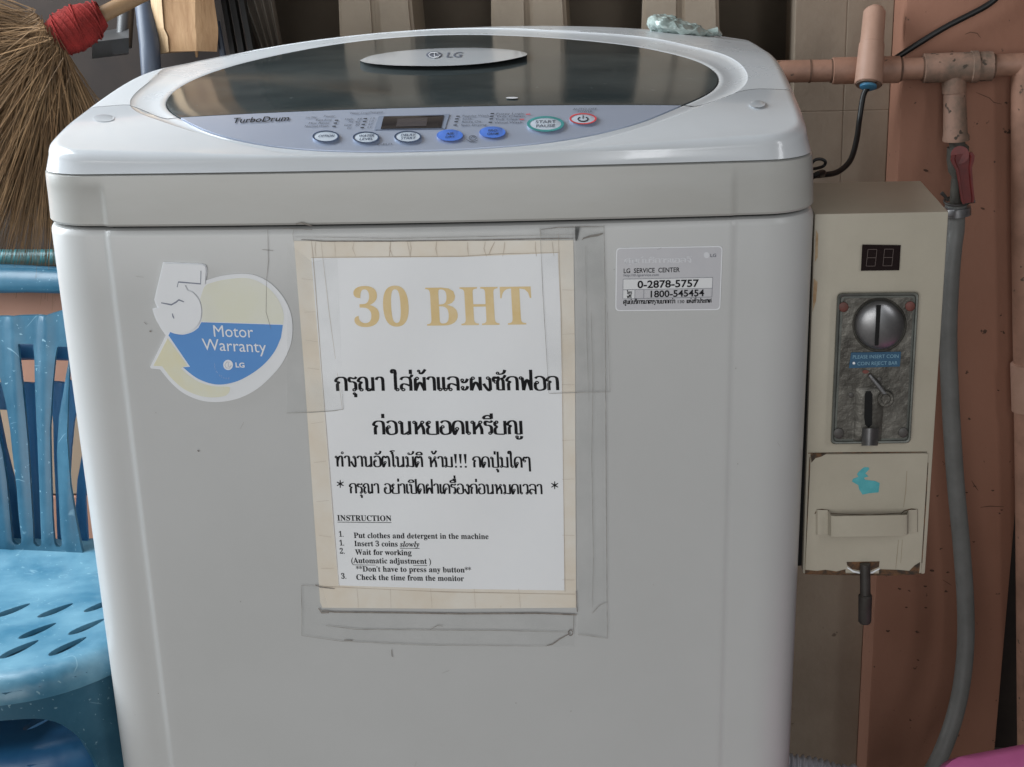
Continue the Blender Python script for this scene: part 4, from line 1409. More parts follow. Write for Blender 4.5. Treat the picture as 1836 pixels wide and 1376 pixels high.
# cash door
dq = [(1454, 815.5), (1664, 813.5), (1650.5, 1028), (1443.5, 1026)]
door = decal('cash_door', rrect(dq, 3), S_box, .0017, M['boxpaint'], cbx, .0016, 20)
line('door_edge', [([(1449, 813), (1560, 812), (1662, 811)], 2.4), ([(1452, 820), (1449, 900), (1444, 1022)], 2.4), ([(1664, 830), (1660, 900), (1653, 1010)], 1.8), ([(1443, 1029), (1500, 1030), (1600, 1031), (1652, 1029)], 3.2)], S_box, .0004, M['rust'], door, 1)
chips = [[(1453, 815), (1462, 813), (1482, 814), (1473, 819), (1462, 822), (1455, 830)], [(1443.5, 1022), (1465, 1024), (1480, 1022), (1500, 1025), (1516, 1021), (1516, 1029), (1443.5, 1029)], [(1576, 1021), (1610, 1022), (1630, 1024), (1640, 1014), (1650, 1008), (1648, 1029), (1576, 1029)]]
for cpt in chips: decal('rust_patch', cpt, S_box, .0019, M['rust'], door, .0001)
for cpt in ([(1463, 412), (1467, 420), (1466, 462), (1461, 470)], [(1459, 500), (1466, 506), (1463, 540), (1457, 560)]): decal('rust_patch', cpt, S_box, .0002, mat('rust_edge', (.30, .17, .08), .8, (.44, .34, .22), 120), cbx, .0001)
MST = mat('stain', (.30, .25, .18), .7)
for sg in [([(1626, 845), (1624, 880), (1620, 910)], 1.4), ([(1611, 968), (1608, 1000), (1606, 1020)], 1.2), ([(1618, 968), (1615, 1010)], 1.2)]: line('stain', [sg], S_box, .0019, MST, door, 1)
bp = zs([(690, 232), (722, 232), (730, 245), (700, 275), (722, 298), (690, 308), (700, 322), (770, 330), (803, 345), (795, 412), (730, 418), (680, 428), (655, 388), (650, 360), (605, 335), (612, 315), (650, 300), (640, 280), (655, 262)], 3.99, 1376, 780)
decal('paint_mark', bp, S_box, .0019, M['bluepaint'], door, .0001)
# strap handle
hm = MB()
hx = [(1463, .0019, 915, 958), (1466, .0035, 914.5, 959), (1484, .0040, 915, 959), (1490, .0110, 925, 962), (1497, .0125, 926, 963), (1619, .0125, 924, 961), (1626, .0110, 923, 960), (1629, .0040, 915, 956), (1644, .0035, 914, 955), (1646, .0019, 914.5, 954)]
tl = [S_box(x, y0, o) for x, o, y0, y1 in hx] + [S_box(x, y0, max(o - .0018, .0017)) for x, o, y0, y1 in reversed(hx)]
bl_ = [S_box(x, y1, o) for x, o, y0, y1 in hx] + [S_box(x, y1, max(o - .0018, .0017)) for x, o, y0, y1 in reversed(hx)]
hm.loft([bl_, tl], True, True)
hm.build('handle', M['boxpaint'], door, angle=30)
line('handle_grime', [([(1461, 922), (1465, 915), (1474, 914), (1486, 916)], 2.2), ([(1616, 921), (1622, 916), (1634, 913), (1642, 913.5)], 1.8), ([(1490, 921), (1560, 924), (1616, 920)], 1.2)], S_box, .0021, M['rust'], door, 1)
# lock hasp with hanging bar
decal('lock_recess', [(1518, 1008), (1577, 1007), (1576, 1017), (1562, 1023), (1545, 1024), (1528, 1021), (1519, 1014)], S_box, .0021, M['rust'], door, .0003)
line('lock_rim', [([(1519, 1018), (1530, 1025), (1546, 1028.5), (1564, 1027), (1577, 1020)], 3.2)], S_box, .0024, M['white_print'], door, 1)
hg = MB()
p0_, p1_, p2_ = S_box(1551, 1011, .0045), S_box(1551.5, 1066, .006), S_box(1550.5, 1114, .006)
hg.tube([p0_, p1_], [.0040, .0040], 12)
hg.tube([p1_, Vector(p1_) + Vector((0, 0, -.001)), p2_, Vector(p2_) + Vector((0, 0, -.0015))], [.0042, .0052, .0050, .0040], 14)
hg.build('lock_bar', M['lockbar'], door)

# ------------------------------------------------------------------ water pipe on the wall
PY = .655
pipe = thing('water_pipe', (.50, PY, .86), 'salmon painted water pipe run along the wall with a tee above the tap', 'pipe')


def PP(px, py, y=PY): return on_y(px, py, y)


RP = .0120
p_l, p_t, p_r = PP(1375, 129), PP(1710, 122), PP(1880, 113)
MB().tube([(p_l[0] - .25, .66, p_l[2] - .0), p_l, PP(1500, 127), p_t, p_r, (p_r[0] + .9, PY, p_r[2])], RP, 24).build('run', M['pvc'], pipe)
MB().tube([PP(1492, 127.5), PP(1493, 127.5), PP(1612, 125), PP(1613, 125)], [RP + .0005, RP + .0024, RP + .0024, RP + .0005], 24).build('tee_socket', M['pvc'], pipe)
MB().tube([PP(1655, 123), PP(1656, 123), PP(1778, 119), PP(1779, 119)], [RP + .0005, RP + .0038, RP + .0038, RP + .0005], 24).build('tee_body', M['pvc_dirty'], pipe)
MB().tube([PP(1740, 120.5), PP(1741, 120.5), PP(1752, 120), PP(1753, 120)], [RP + .004, RP + .0052, RP + .0052, RP + .004], 24).build('tee_collar', M['pvc_dirty'], pipe)
MB().tube([PP(1709, 118), PP(1711, 165), PP(1711.5, 169), PP(1713, 240, PY - .012), PP(1714, 246, PY - .013), PP(1714, 252, PY - .013)], [.0128, .0128, .0118, .0128, .0142, .0142], 24).build('drop', M['pvc_dirty'], pipe)
for jx, jy, jr in ((1452, 128, RP + .0006), (1490.5, 127.5, RP + .0008), (1615, 125, RP + .0008), (1654, 123, RP + .0012), (1781, 119, RP + .0012)):
    MB().tube([PP(jx - 1.6, jy), PP(jx + 1.6, jy)], jr, 20).build('joint_ring', M['gluering'], pipe)
# capped stub rising in front of the wall
a_, b_ = PP(1568, 22, .672), PP(1557, 152, .630)
va, vb = Vector(a_), Vector(b_)
stub = MB()
stub.tube([va + Vector((0, .004, .006)), va + Vector((0, .002, .003)), va, va.lerp(vb, .44), va.lerp(vb, .45), va.lerp(vb, .99), vb], [.004, .0095, .0118, .0125, .0135, .0148, .0140], 24, False)
stub.build('stub', M['pvc_stub'], pipe)
dn = (vb - va).normalized()
MB().tube([vb - dn * .012, vb + dn * .001], [.0132, .0132], 24).build('stub_mouth', M['pvc_dirty'], pipe)
MB().tube([vb - dn * .001, vb + dn * .0035, vb + dn * .0055], [.0092, .0088, .005], 18).build('plug', M['bluecap'], pipe)
# riser at the far right
MB().tube([PP(1834, 113), PP(1834, 400), PP(1840, 900), PP(1843, 1420), (PP(1843, 1420)[0], PY, FLOOR)], .0125, 24).build('riser', M['pvc'], pipe)
MB().tube([PP(1836, 650), PP(1836, 652), PP(1838, 735), PP(1838, 737)], [.0125, .0150, .0150, .0125], 24).build('coupling', M['pvc_stub'], pipe)

# cables
cb = MB().tube(spline([PP(1800, -18, .668), PP(1770, 10, .667), PP(1690, 52, .667), PP(1612, 101, .670), PP(1590, 118, .672)], 6), .0033, 10)
tag(cb.build('wall_cable', M['cable']), 'black cable slanting down the salmon wall to behind the pipe', 'cable')
cb = MB().tube(spline([vb + dn * .003, PP(1548, 172, .628), PP(1541, 215, .62), PP(1536, 250, .60), PP(1525, 287, .58), PP(1503, 308, .56), PP(1475, 314, .54), PP(1440, 316, .53)], 8), .0030, 10)
cb.tube(spline([PP(1452, 296, .56), PP(1462, 287, .56), PP(1473, 286, .56), PP(1480, 291, .56), PP(1475, 299, .56), PP(1455, 304, .55)], 6), .0017, 8)
tag(cb.build('stub_cable', M['cable']), 'black cable hanging in a curve from the blue plugged pipe end', 'cable')
cb = MB().tube(spline([PP(1475, 314, .54), PP(1455, 318, .50), (.24, .60, .70), (.25, .60, .3), (.26, .62, FLOOR + .004)], 6), .003, 8)
tag(cb.build('floor_cable', M['cable']), 'black cable dropping behind the machine under the curved one', 'cable')

# tap
tap = thing('tap_valve', PP(1720, 330, PY - .013), 'grey ball valve with a red lever handle below the pipe tee', 'valve')
TY = PY - .013
MB().tube([PP(1714, 247, TY), PP(1717, 262, TY), PP(1717.5, 264, TY), PP(1717, 285, TY), PP(1720, 305, TY), PP(1721, 318, TY), PP(1718, 322, TY), PP(1715, 360, TY), PP(1715, 400, TY)], [.0085, .0085, .0115, .0118, .0118, .0088, .0075, .0075, .0075], 20).build('body', M['valve'], tap)
lh = MB()
lh.tube([PP(1721, 278, TY - .010), PP(1721, 278, TY - .020)], [.0095, .0095], 20)
for s in range(1):
    A_, B_ = Vector(PP(1724, 276, TY - .019)), Vector(PP(1735, 364, TY - .024))
    d_ = (B_ - A_).normalized()
    sd = Vector((1, 0, 0)) - d_ * d_.x
    sd.normalize()
    nn = d_.cross(sd)
    if nn.y > 0: nn = -nn
    prof = [(-1, 0), (-1, .0042), (-.72, .0042), (-.6, .0015), (.6, .0015), (.72, .0042), (1, .0042), (1, 0)]
    rings = []
    for t, w in ((0, .0105), (.08, .0125), (.18, .0110), (.3, .0082), (.6, .0072), (.93, .0070), (1.0, .0055)):
        rings.append([A_.lerp(B_, t) + sd * (u * w) + nn * v for u, v in prof])
    lh.loft(rings, True, True)
lh.build('lever', M['redlever'], tap, angle=30)
cl = MB()
cl.tube([PP(1716, 371, TY), PP(1716, 372, TY), PP(1716.5, 386, TY), PP(1716.5, 387, TY)], [.0120, .0148, .0148, .0120], 20)
cl.box(Vector(PP(1700, 377, TY)) - Vector((.004, .016, .003)), Vector(PP(1700, 377, TY)) + Vector((.004, .002, .004)), .001)
ck = cl.build('hose_clamp', M['zinc'], tap)
rg = MB()
rg.tube(spline([PP(1716 + 23 * math.cos(a), 361 + 8 * math.sin(a), TY - .012 * math.sin(a)) for a in [2 * math.pi * k / 10 for k in range(11)]], 3), .0014, 8)
rg.tube([PP(1688, 346, TY - .01), PP(1694, 352, TY - .01), PP(1700, 360, TY - .008)], [.0022, .0018, .0016], 8)
rg.tube([PP(1738, 362, TY - .01), PP(1748, 361, TY - .01)], [.0022, .0020], 8)
rg.build('wire_clip', M['rivet'], tap)
hs = MB().tube(spline([PP(1714, 366, TY), PP(1713, 410, TY), PP(1709, 440, TY - .004), PP(1704, 500, TY - .01), PP(1700, 600, TY - .015), PP(1704, 720, TY - .02), PP(1713, 860, TY - .025), PP(1724, 980, TY - .03), PP(1731, 1080, TY - .035), PP(1731, 1160, TY - .045), PP(1722, 1240, TY - .06), PP(1702, 1315, TY - .08), PP(1670, 1385, TY - .10), PP(1620, 1450, TY - .13), PP(1520, 1520, TY - .16)], 8),
               [.0118] * 4 + [.0100] * (14 * 8 + 1 - 4), 20)
tag(hs.build('inlet_hose', M['hose']), 'grey rubber hose hanging from the tap down past the coin box', 'hose')

# drain hose
dh = MB()
dp = spline([(.262, .44, .118), (.30, .446, .128), PP(1412, 1372, .45), PP(1455, 1378, .45), PP(1500, 1392, .45), PP(1560, 1425, .45), (.50, .45, FLOOR + .014)], 30)
rs_ = [.0125 + .0016 * math.sin(i * 2 * math.pi / 6) for i in range(len(dp))]
# resample evenly for regular ribs
L_ = [0]
for i in range(1, len(dp)): L_.append(L_[-1] + (dp[i] - dp[i - 1]).length)
ns = int(L_[-1] / .0011)
ev, er = [], []
for k in range(ns + 1):
    s = L_[-1] * k / ns
    j = 0
    while j < len(L_) - 2 and L_[j + 1] < s: j += 1
    t = (s - L_[j]) / max(1e-9, L_[j + 1] - L_[j])
    ev.append(dp[j].lerp(dp[j + 1], t))
    er.append(.0118 + .0020 * math.sin(s / .0064 * 2 * math.pi))
dh.tube(ev, er, 18)
tag(dh.build('drain_hose', M['drain']), 'white corrugated drain hose at the foot of the machine', 'hose')

# magenta stool corner, bottom right
stl = thing('plastic_stool', (.66, .05, 0), 'magenta plastic stool with a tilt added to catch front light, in the lower right corner', 'stool')
zt_ = .42


def SZ(px, py, z=zt_): return on_z(px, py, z)


c1, c2 = Vector(SZ(1676, 1357)), Vector(SZ(1840, 1326))
ex = (c2 - c1).normalized()
eyv = Vector((ex.y, -ex.x, 0))
loc_pts = []
Wd, Rr = .30, .035
for cx_, cy_, a0 in ((Rr, Rr, 180), (Wd - Rr, Rr, 270), (Wd - Rr, Wd - Rr, 0), (Rr, Wd - Rr, 90)):
    for k in range(9):
        a = math.radians(a0 + 90 * k / 8)
        loc_pts.append((cx_ + Rr * math.cos(a), cy_ + Rr * math.sin(a)))
org = c1 - ex * .010
TILT = math.radians(32)                     # tilt added so the seat catches more front light
up_t = Vector((0, 0, 1)) * math.cos(TILT) + eyv * math.sin(TILT)
eyv = eyv * math.cos(TILT) - Vector((0, 0, 1)) * math.sin(TILT)


def stool_loop(ins, z):
    cxm = Wd / 2
    k = (Wd / 2 - ins) / (Wd / 2)
    return [tuple(org + ex * ((x - cxm) * k + cxm) + eyv * ((y - cxm) * k + cxm) + up_t * (z - org.z)) for x, y in loc_pts]


sm_ = MB().loft([stool_loop(.012, zt_ - .045), stool_loop(-.002, zt_ - .045), stool_loop(-.001, zt_ - .012), stool_loop(.002, zt_ - .004), stool_loop(.009, zt_), stool_loop(.04, zt_ - .002), stool_loop(.09, zt_ - .003)], False, True)
sm_.build('seat', M['magenta'], stl)
cm = org + ex * (Wd / 2) + eyv * (Wd / 2)
stl_off = cm
for sx in (-1, 1):
    for sy in (-1, 1):
        t_ = cm + ex * (sx * .115) + eyv * (sy * .115) - up_t * .030
        ln = (t_.z - FLOOR - .008) / up_t.z
        b2 = t_ - up_t * min(ln, .46) + ex * (sx * .02)
        MB().tube([t_, b2], [.024, .016], 12).build('leg', M['magenta'], stl)

# ------------------------------------------------------------------ blue plastic chairs, stacked
XC = -.565


def make_chair(matl, label, grp):
    ch = thing('plastic_chair', (XC, .2, 0), label, 'chair', grp)

    def seat_z(x, y):
        t = (y - .01) / .34
        z = .4835 - .048 * sstep(-.1, 1.0, t)
        return z + .010 * abs((x - XC) / .28) ** 3

    def seat_map(x, y, d):
        dd = edge_dist(x, y)
        R = .020
        q = max(0.0, R - dd)
        drop = R - math.sqrt(max(0.0, R * R - q * q))
        return (x, y, seat_z(x, max(y, .004)) - d - drop * .9)
    EP = []

    def edge_dist(x, y):
        best = 9
        for (x1, y1), (x2, y2) in zip(EP[:-1], EP[1:]):
            ex_, ey_ = x2 - x1, y2 - y1
            t = min(1, max(0, ((x - x1) * ex_ + (y - y1) * ey_) / (ex_ * ex_ + ey_ * ey_ + 1e-12)))
            best = min(best, math.hypot(x - x1 - ex_ * t, y - y1 - ey_ * t))
        return best
    # lens-shaped drain holes: those seen in the photo, repeated over the seat
    seen = [(22, 1095), (100, 1095), (182, 1085), (68, 1132), (156, 1125), (35, 1165), (122, 1160)]
    pts = []
    for px, py in seen:
        z = .455
        for _ in range(4):
            p = on_z(px, py, z)
            z = seat_z(p[0], p[1])
        pts.append((p[0], p[1]))
    for x, y in list(pts):
        if 2 * XC - x < XC - .02 or True: pts.append((2 * XC - x, y))
    pts += [(XC, .10), (XC, .20), (XC - .03, .15), (XC + .03, .15)]
    holes = []
    used = []
    for x, y in pts:
        if any(math.hypot(x - a, y - b2) < .030 for a, b2 in used): continue
        used.append((x, y))
        s = 1 if x > XC else -1
        ang = math.radians(68)
        ax, ay = math.cos(ang) * s, math.sin(ang)
        hl = []
        for k in range(20):
            t = k / 20 * 2 * math.pi
            u = .0215 * math.cos(t)
            w = .0062 * math.sin(t) * (1 - .25 * math.cos(t))
            hl.append((x + ax * u - ay * w, y + ay * u + ax * w))
        holes.append(hl)
    half = [(0, .004), (.10, .006), (.18, .010), (.235, .022), (.268, .045), (.284, .075), (.288, .14), (.27, .22), (.235, .30), (.185, .335), (.172, .345), (.165, .375), (0, .380)]
    hs2 = [(p.x, p.y) for p in spline([(a, b2, 0) for a, b2 in half[:10]], 4)] + half[10:]
    outl = [(XC + a, b2) for a, b2 in hs2] + [(XC - a, b2) for a, b2 in reversed(hs2) if a > 0]
    EP += [(XC - a, b2) for a, b2 in reversed(hs2) if a > 0 and b2 < .335] + [(XC + a, b2) for a, b2 in hs2 if b2 < .335]
    slab('seat', outl, seat_map, M['chair_seat'], ch, holes, .007, .0045, angle=50)
    # apron with an arched cut-out between the front legs
    fr_path = [(a, b2) for a, b2 in hs2 if b2 < .30]
    full = [(XC - a, b2) for a, b2 in reversed(fr_path) if a > 0] + [(XC + a, b2) for a, b2 in fr_path]
    al = [0]
    for i in range(1, len(full)): al.append(al[-1] + math.hypot(full[i][0] - full[i - 1][0], full[i][1] - full[i - 1][1]))
    tot = al[-1]

    def along(s):
        s = min(max(s, 0), tot)
        j = 0
        while j < len(al) - 2 and al[j + 1] < s: j += 1
        t = (s - al[j]) / max(1e-9, al[j + 1] - al[j])
        return full[j][0] + (full[j + 1][0] - full[j][0]) * t, full[j][1] + (full[j + 1][1] - full[j][1]) * t

    def ap_map(s, z, d):
        x, y = along(s + tot / 2)
        cx_, cy_ = XC, .2
        dx, dy = x - cx_, y - cy_
        l = math.hypot(dx, dy)
        fl = -.0026 + .030 * max(0, (.46 - z)) / .46
        rim = seat_z(x, max(y, .004)) - .0125
        zz = z + (rim - .470) * sstep(.40, .47, z)
        return (x + dx / l * (fl - d), y + dy / l * (fl - d), zz)
    A = .232                                   # half width of the arch along the front
    arch = [(0, .447), (.15, .447), (.215, .446), (.240, .441), (.256, .428), (.266, .410), (.274, .37), (.284, .25), (.296, FLOOR)]
    arch = [(p.x, p.y) for p in spline([(a, b2, 0) for a, b2 in arch], 4)]
    legw = tot / 2 - .30
    sarch = [(.362, FLOOR), (.376, .20), (.385, .36), (.40, .405), (.43, .43), (tot / 2, .436)]
    sarch = [(p.x, p.y) for p in spline([(a, b2, 0) for a, b2 in sarch], 4)]
    hp = arch + sarch + [(tot / 2, .470), (tot / 4, .470), (0, .470)]
    ap = hp + [(-a, b2) for a, b2 in reversed(hp) if a > 0]
    slab('front_legs', ap, ap_map, matl, ch, (), .018, .0045, angle=40)
    for s in (-1, 1):
        MB().loft([[(XC + s * (.165 + dx + k * .055), .330 + dy + k * .10, z) for dx, dy in ((-.022, -.02), (.022, -.02), (.022, .018), (-.022, .018))] for z, k in ((.405, 0), (.25, .45), (FLOOR, 1.3))], True, True).build('rear_leg', matl, ch, angle=30)

    MB().box((XC - .178, .3475, .29), (XC + .178, .3520, .404), .001).build('rear_apron', matl, ch, smooth=False)

    # backrest: a reclined shell with fanned slots under a top rail
    def bk_y(z): return .352 + .19 * (z - .42) + .28 * max(0, z - .42) ** 2

    def bk_map(x, z, d):
        u = (x - XC) / .18
        r_ = 0.0
        if RIDGE:
            for ax_, az_, bx_, bz_ in RIDGE:
                t_ = (az_ - z) / (az_ - bz_)
                if -.1 < t_ < 1.05:
                    for sg in (1, -1):
                        xr = ax_ + (bx_ - ax_) * t_
                        if sg < 0: xr = 2 * XC - xr
                        r_ += .0030 * math.exp(-((x - xr) / .0048) ** 2)
        return (x, bk_y(z) - .020 * u * u + d - r_, z)
    RIDGE = []

    def B(px, py):
        Y = .4
        for _ in range(5):
            p = on_y(px, py, Y)
            Y = bk_y(p[2]) - .020 * ((p[0] - XC) / .18) ** 2
        return (p[0], p[2])

    rh = [B(0, 566), B(50, 570), B(85, 566), B(115, 558)]
    r_out = [B(127, 640), B(124, 700), B(122, 780), B(127, 870), B(134, 920), B(146, 985), B(158, 1016)]
    zb = min(p[1] for p in r_out)
    zc = rh[1][1]
    ztop = B(50, 480)[1]
    zrl = B(50, 525)[1]
    half = [(XC, zb - .004), (r_out[-1][0] + .004, zb - .004)] + list(reversed(r_out)) + [(r_out[0][0] + .012, r_out[0][1] + .012), (XC + .172, r_out[0][1] + .018), (XC + .180, zrl), (XC + .180, ztop - .022), (XC + .168, ztop - .006), (XC + .14, ztop), (XC, ztop + .004)]
    outl = half + [(2 * XC - x, z) for x, z in reversed(half) if x > XC + 1e-6]
    gap_h = [(XC, zrl - .003), (XC + .10, zrl), (XC + .150, zrl), (XC + .158, zrl - .008), (XC + .152, rh[3][1] + .004), (XC + .120, rh[2][1]), (XC + .06, zc), (XC, zc - .002)]
    gap = gap_h + [(2 * XC - x, z) for x, z in reversed(gap_h) if x > XC + 1e-6]
    sl = []
    for left, right in (([(33, 617), (35, 640), (38, 669), (43, 718), (50, 797), (54, 862), (59, 941), (60, 972)], [(59, 617), (61.5, 640), (63, 705), (66.7, 784), (70.6, 875), (74.5, 968)]),
                        ([(103, 622), (99, 640), (94, 692), (90, 771), (91.5, 849), (94, 928), (97, 972)], [(127, 622), (124, 650), (116.4, 692), (106, 745), (102, 810), (104.6, 875), (108.5, 954), (111, 970)]),
                        ([(-40, 617), (-25, 690), (-8, 745), (5, 810), (12, 862), (17, 915), (22, 968)], [(-14, 617), (-5, 650), (0, 679), (10.5, 724), (18, 771), (23.5, 823), (30, 875), (34, 928), (38.7, 966)])):
        l_, r_ = [B(*p) for p in left], [B(*p) for p in right]
        cx_, cw, zl = (l_[-1][0] + r_[-1][0]) / 2, (r_[-1][0] - l_[-1][0]) / 2, (l_[-1][1] + r_[-1][1]) / 2
        arc_ = [(cx_ - cw * math.cos(math.pi * k / 6), zl - .0065 * math.sin(math.pi * k / 6)) for k in range(1, 6)]
        sl.append(l_ + arc_ + list(reversed(r_)))
    b0 = B(22, 975)
    sl = sl + [[(2 * XC - x, z) for x, z in q] for q in sl]
    sl.append([(XC - .012, sl[0][0][1]), (XC + .012, sl[0][0][1]), (XC + .006, b0[1]), (XC - .006, b0[1])])
    RIDGE += [B(*p) + B(*q) for p, q in (((24, 590), (48, 960)), ((82, 590), (83, 960)), ((-20, 600), (12, 960)), ((122, 660), (122, 960)))]
    slab('backrest', outl, bk_map, matl, ch, [gap] + sl, .006, .0045, angle=50)
    rl = MB()
    rp = [bk_map(XC + .176 * math.sin(k / 12 * math.pi / 2) * (1 if True else 1), 0, 0) for k in range(1)]
    loops_ = []
    for k in range(-12, 13):
        x = XC + .174 * k / 12
        cz, hz = (ztop + zrl) / 2, (ztop - zrl) / 2 * (1 - .25 * abs(k / 12) ** 6)
        lp = []
        for j in range(14):
            a = 2 * math.pi * j / 14
            zz = cz + hz * 1.04 * math.cos(a)
            q = bk_map(x, zz, 0)
            lp.append((q[0], q[1] + .002 - .011 * math.sin(a), zz))
        loops_.append(lp)
    rl.loft(loops_, True, True)
    rl.build('top_rail', matl, ch)
    return ch


chair = make_chair(M['chair'], 'scratched pale blue plastic chair topmost of the stack left of the machine', 'stacked blue plastic chairs')
c2_ = chair.copy()
COL.objects.link(c2_)
c2_.location = chair.location + Vector((.004, .012, -.076))
c2_['label'] = 'dark blue plastic chair nested underneath the scratched pale blue one'


def copy_children(src, dst, m):
    for ch_ in list(src.children):
        k_ = ch_.copy()
        k_.data = ch_.data.copy()
        k_.data.materials.clear()
        k_.data.materials.append(m)
        COL.objects.link(k_)
        k_.parent = dst
        copy_children(ch_, k_, m)


copy_children(chair, c2_, M['chair_old'])

# ------------------------------------------------------------------ broom hanging head down
BY = .50
brm = thing('grass_broom', on_y(130, 55, BY), 'brown grass broom bound with red twine hanging above the chairs', 'broom')
hd = Vector(on_y(128, 55, BY))
hv = (Vector(on_y(240, -2, BY + .03)) - hd)
MB().tube([hd - hv * .1, hd + hv * 1.0, hd + hv * 5.0], [.0085, .0080, .0080], 14).build('handle', M['bamboo'], brm)
random.seed(11)
bw = MB()


def head_r(t): return .0285 * (1 - .62 * t) * (1 + .12 * math.sin(7 * t))


ax = hv.normalized()
sx_ = ax.cross(Vector((0, 1, 0))).normalized()
sy_ = ax.cross(sx_)
prof = []
for k in range(15):
    t = k / 14
    c_ = hd - ax * .024 + ax * (.058 * t)
    r_ = .0225 * math.sin(math.pi * (.22 + .62 * t)) ** .8
    prof.append((c_, r_))
bw.tube([p for p, _ in prof], [r for _, r in prof], 28)
wr = bw.build('binding', M['redwrap'], brm)
tw = MB()
for k in range(16):
    t = (k + .5) / 16
    c_ = hd - ax * .024 + ax * (.058 * t)
    r_ = .0225 * math.sin(math.pi * (.22 + .62 * t)) ** .8 + .0004
    lp = [c_ + (sx_ * math.cos(a) + sy_ * math.sin(a)) * r_ + ax * (.004 * math.sin(a + k)) for a in [2 * math.pi * j / 18 for j in range(19)]]
    tw.tube(lp, .0009, 5, False)
tw.build('twine', M['redwrap'], wr)
br = MB()
base_dir = -ax
for i in range(5600):
    # fan from left-up through straight down
    ang = random.triangular(148, 296, 236) if i % 3 else random.uniform(150, 294)
    a = math.radians(ang)
    d0 = Vector((math.cos(a), random.gauss(-.05, .13), math.sin(a)))
    d0.normalize()
    Ln = random.uniform(.15, .245) if random.random() < .8 else random.uniform(.05, .16)
    if ang > 272: Ln *= .72
    st_ = hd - ax * .016 + sx_ * random.gauss(0, .011) + sy_ * random.gauss(0, .010) + d0 * .008
    cur = Vector((random.gauss(0, .006), random.gauss(0, .004), -random.uniform(.01, .07) if ang < 230 else random.gauss(0, .012)))
    pts_ = []
    w0 = random.uniform(.00016, .00050)
    for k in range(6):
        t = k / 5
        q = st_ + d0 * (Ln * t) + cur * (t * t) + Vector((random.gauss(0, .0009), random.gauss(0, .0009), random.gauss(0, .0009))) * t
        pts_.append(q)
    br.tube(pts_, [w0, w0 * 1.15, w0 * 1.1, w0 * .95, w0 * .7, w0 * .3], 3, False)
br.build('bristles', M['grass'], brm, smooth=False)

# ------------------------------------------------------------------ clutter behind the machine
gp = MB().tube([on_y(256, -40, .63), on_y(259, 0, .62), on_y(268, 80, .60), on_y(272, 140, .59), (on_y(272, 140, .59)[0] + .02, .585, FLOOR)], [.0108] * 5, 20)
tag(gp.build('leaning_pole', M['greypipe']), 'blue grey plastic pole leaning between the broom and the timber', 'pole')
tmb = thing('timber_post', on_y(335, 0, .64), 'pale split timber post end hanging behind the machine', 'timber')
q = [on_y(x, y, .60) for x, y in ((303, 92), (388, 94), (392, -8), (298, -8))]
wpts_b = [Vector(on_y(286, 97, .612)), Vector(on_y(305, 93, .598)), Vector(on_y(352, 92, .594)), Vector(on_y(389, 93, .600)), Vector(on_y(384, 90, .655)), Vector(on_y(290, 93, .66))]
wpts_m = [Vector(on_y(279, 70, .612)), Vector(on_y(303, 66, .597)), Vector(on_y(352, 64, .592)), Vector(on_y(391, 66, .600)), Vector(on_y(386, 64, .655)), Vector(on_y(284, 68, .66))]
wpts_m2 = [Vector(on_y(277, 52, .610)), Vector(on_y(296, 50, .598)), Vector(on_y(350, 48, .595)), Vector(on_y(391, 50, .603)), Vector(on_y(386, 48, .655)), Vector(on_y(281, 50, .66))]
wpts_t = [Vector(on_y(271, -12, .612)), Vector(on_y(291, -12, .598)), Vector(on_y(350, -12, .594)), Vector(on_y(382, -12, .602)), Vector(on_y(378, -12, .655)), Vector(on_y(276, -12, .66))]
upv = Vector((0, .02, 0.62))
tm_ = MB().loft([[tuple(p) for p in wpts_b], [tuple(p) for p in wpts_m], [tuple(p) for p in wpts_m2], [tuple(p) for p in wpts_t], [tuple(p + upv) for p in wpts_t]], True, True)
tm_.build('post', M['wood'], tmb, angle=25)
edge = MB()
for (a0, b0), (a1, b1) in zip(zip((wpts_b[0], wpts_m[0], wpts_m2[0], wpts_t[0]), (wpts_b[1], wpts_m[1], wpts_m2[1], wpts_t[1])), list(zip((wpts_m[0], wpts_m2[0], wpts_t[0], wpts_t[0] + upv), (wpts_m[1], wpts_m2[1], wpts_t[1], wpts_t[1] + upv)))):
    o_ = Vector((-.001, -.0015, 0))
    edge.add([a0 + o_, b0 + o_, b1 + o_, a1 + o_], [(0, 1, 2, 3)])
edge.build('lit_edge', M['wood_lit'], tmb, smooth=False)  # pale strip painting the lit left face of the post
MB().tube([on_y(352, 90, .61), on_y(353, 103, .61)], [.0022, .0012], 8).build('nail', M['wood'], tmb)
MB().box((wpts_t[0].x - .02, .62, wpts_t[0].z + .60), (wpts_t[3].x + .02, .749, wpts_t[0].z + .66), .003).build('wall_cleat', M['wood'], tmb, smooth=False)
ds = thing('dust_scoop', on_y(200, 90, .66), 'dark grey plastic dust scoop behind the broom handle', 'dust scoop')
sc_m = MB()
lps = []
for k in range(9):
    t = k / 8
    x0, y0 = 165 + 66 * t, 74 - 8 * t
    lps.append([on_y(x0, y0 - 14 - 4 * t, .66 + .02 * math.sin(math.pi * t)), on_y(x0, y0 + 2, .60), on_y(x0, y0 + 26 + 4 * t, .61), on_y(x0, y0 + 32, .66)])
sc_m.loft(lps, True, True)
sc_m.build('pan', M['darkplastic'], ds, angle=50)
MB().tube([on_y(222, 85, .65), on_y(226, 20, .66), on_y(228, -60, .67), on_y(229, -400, .70)], .009, 12).build('handle', M['darkplastic'], ds)
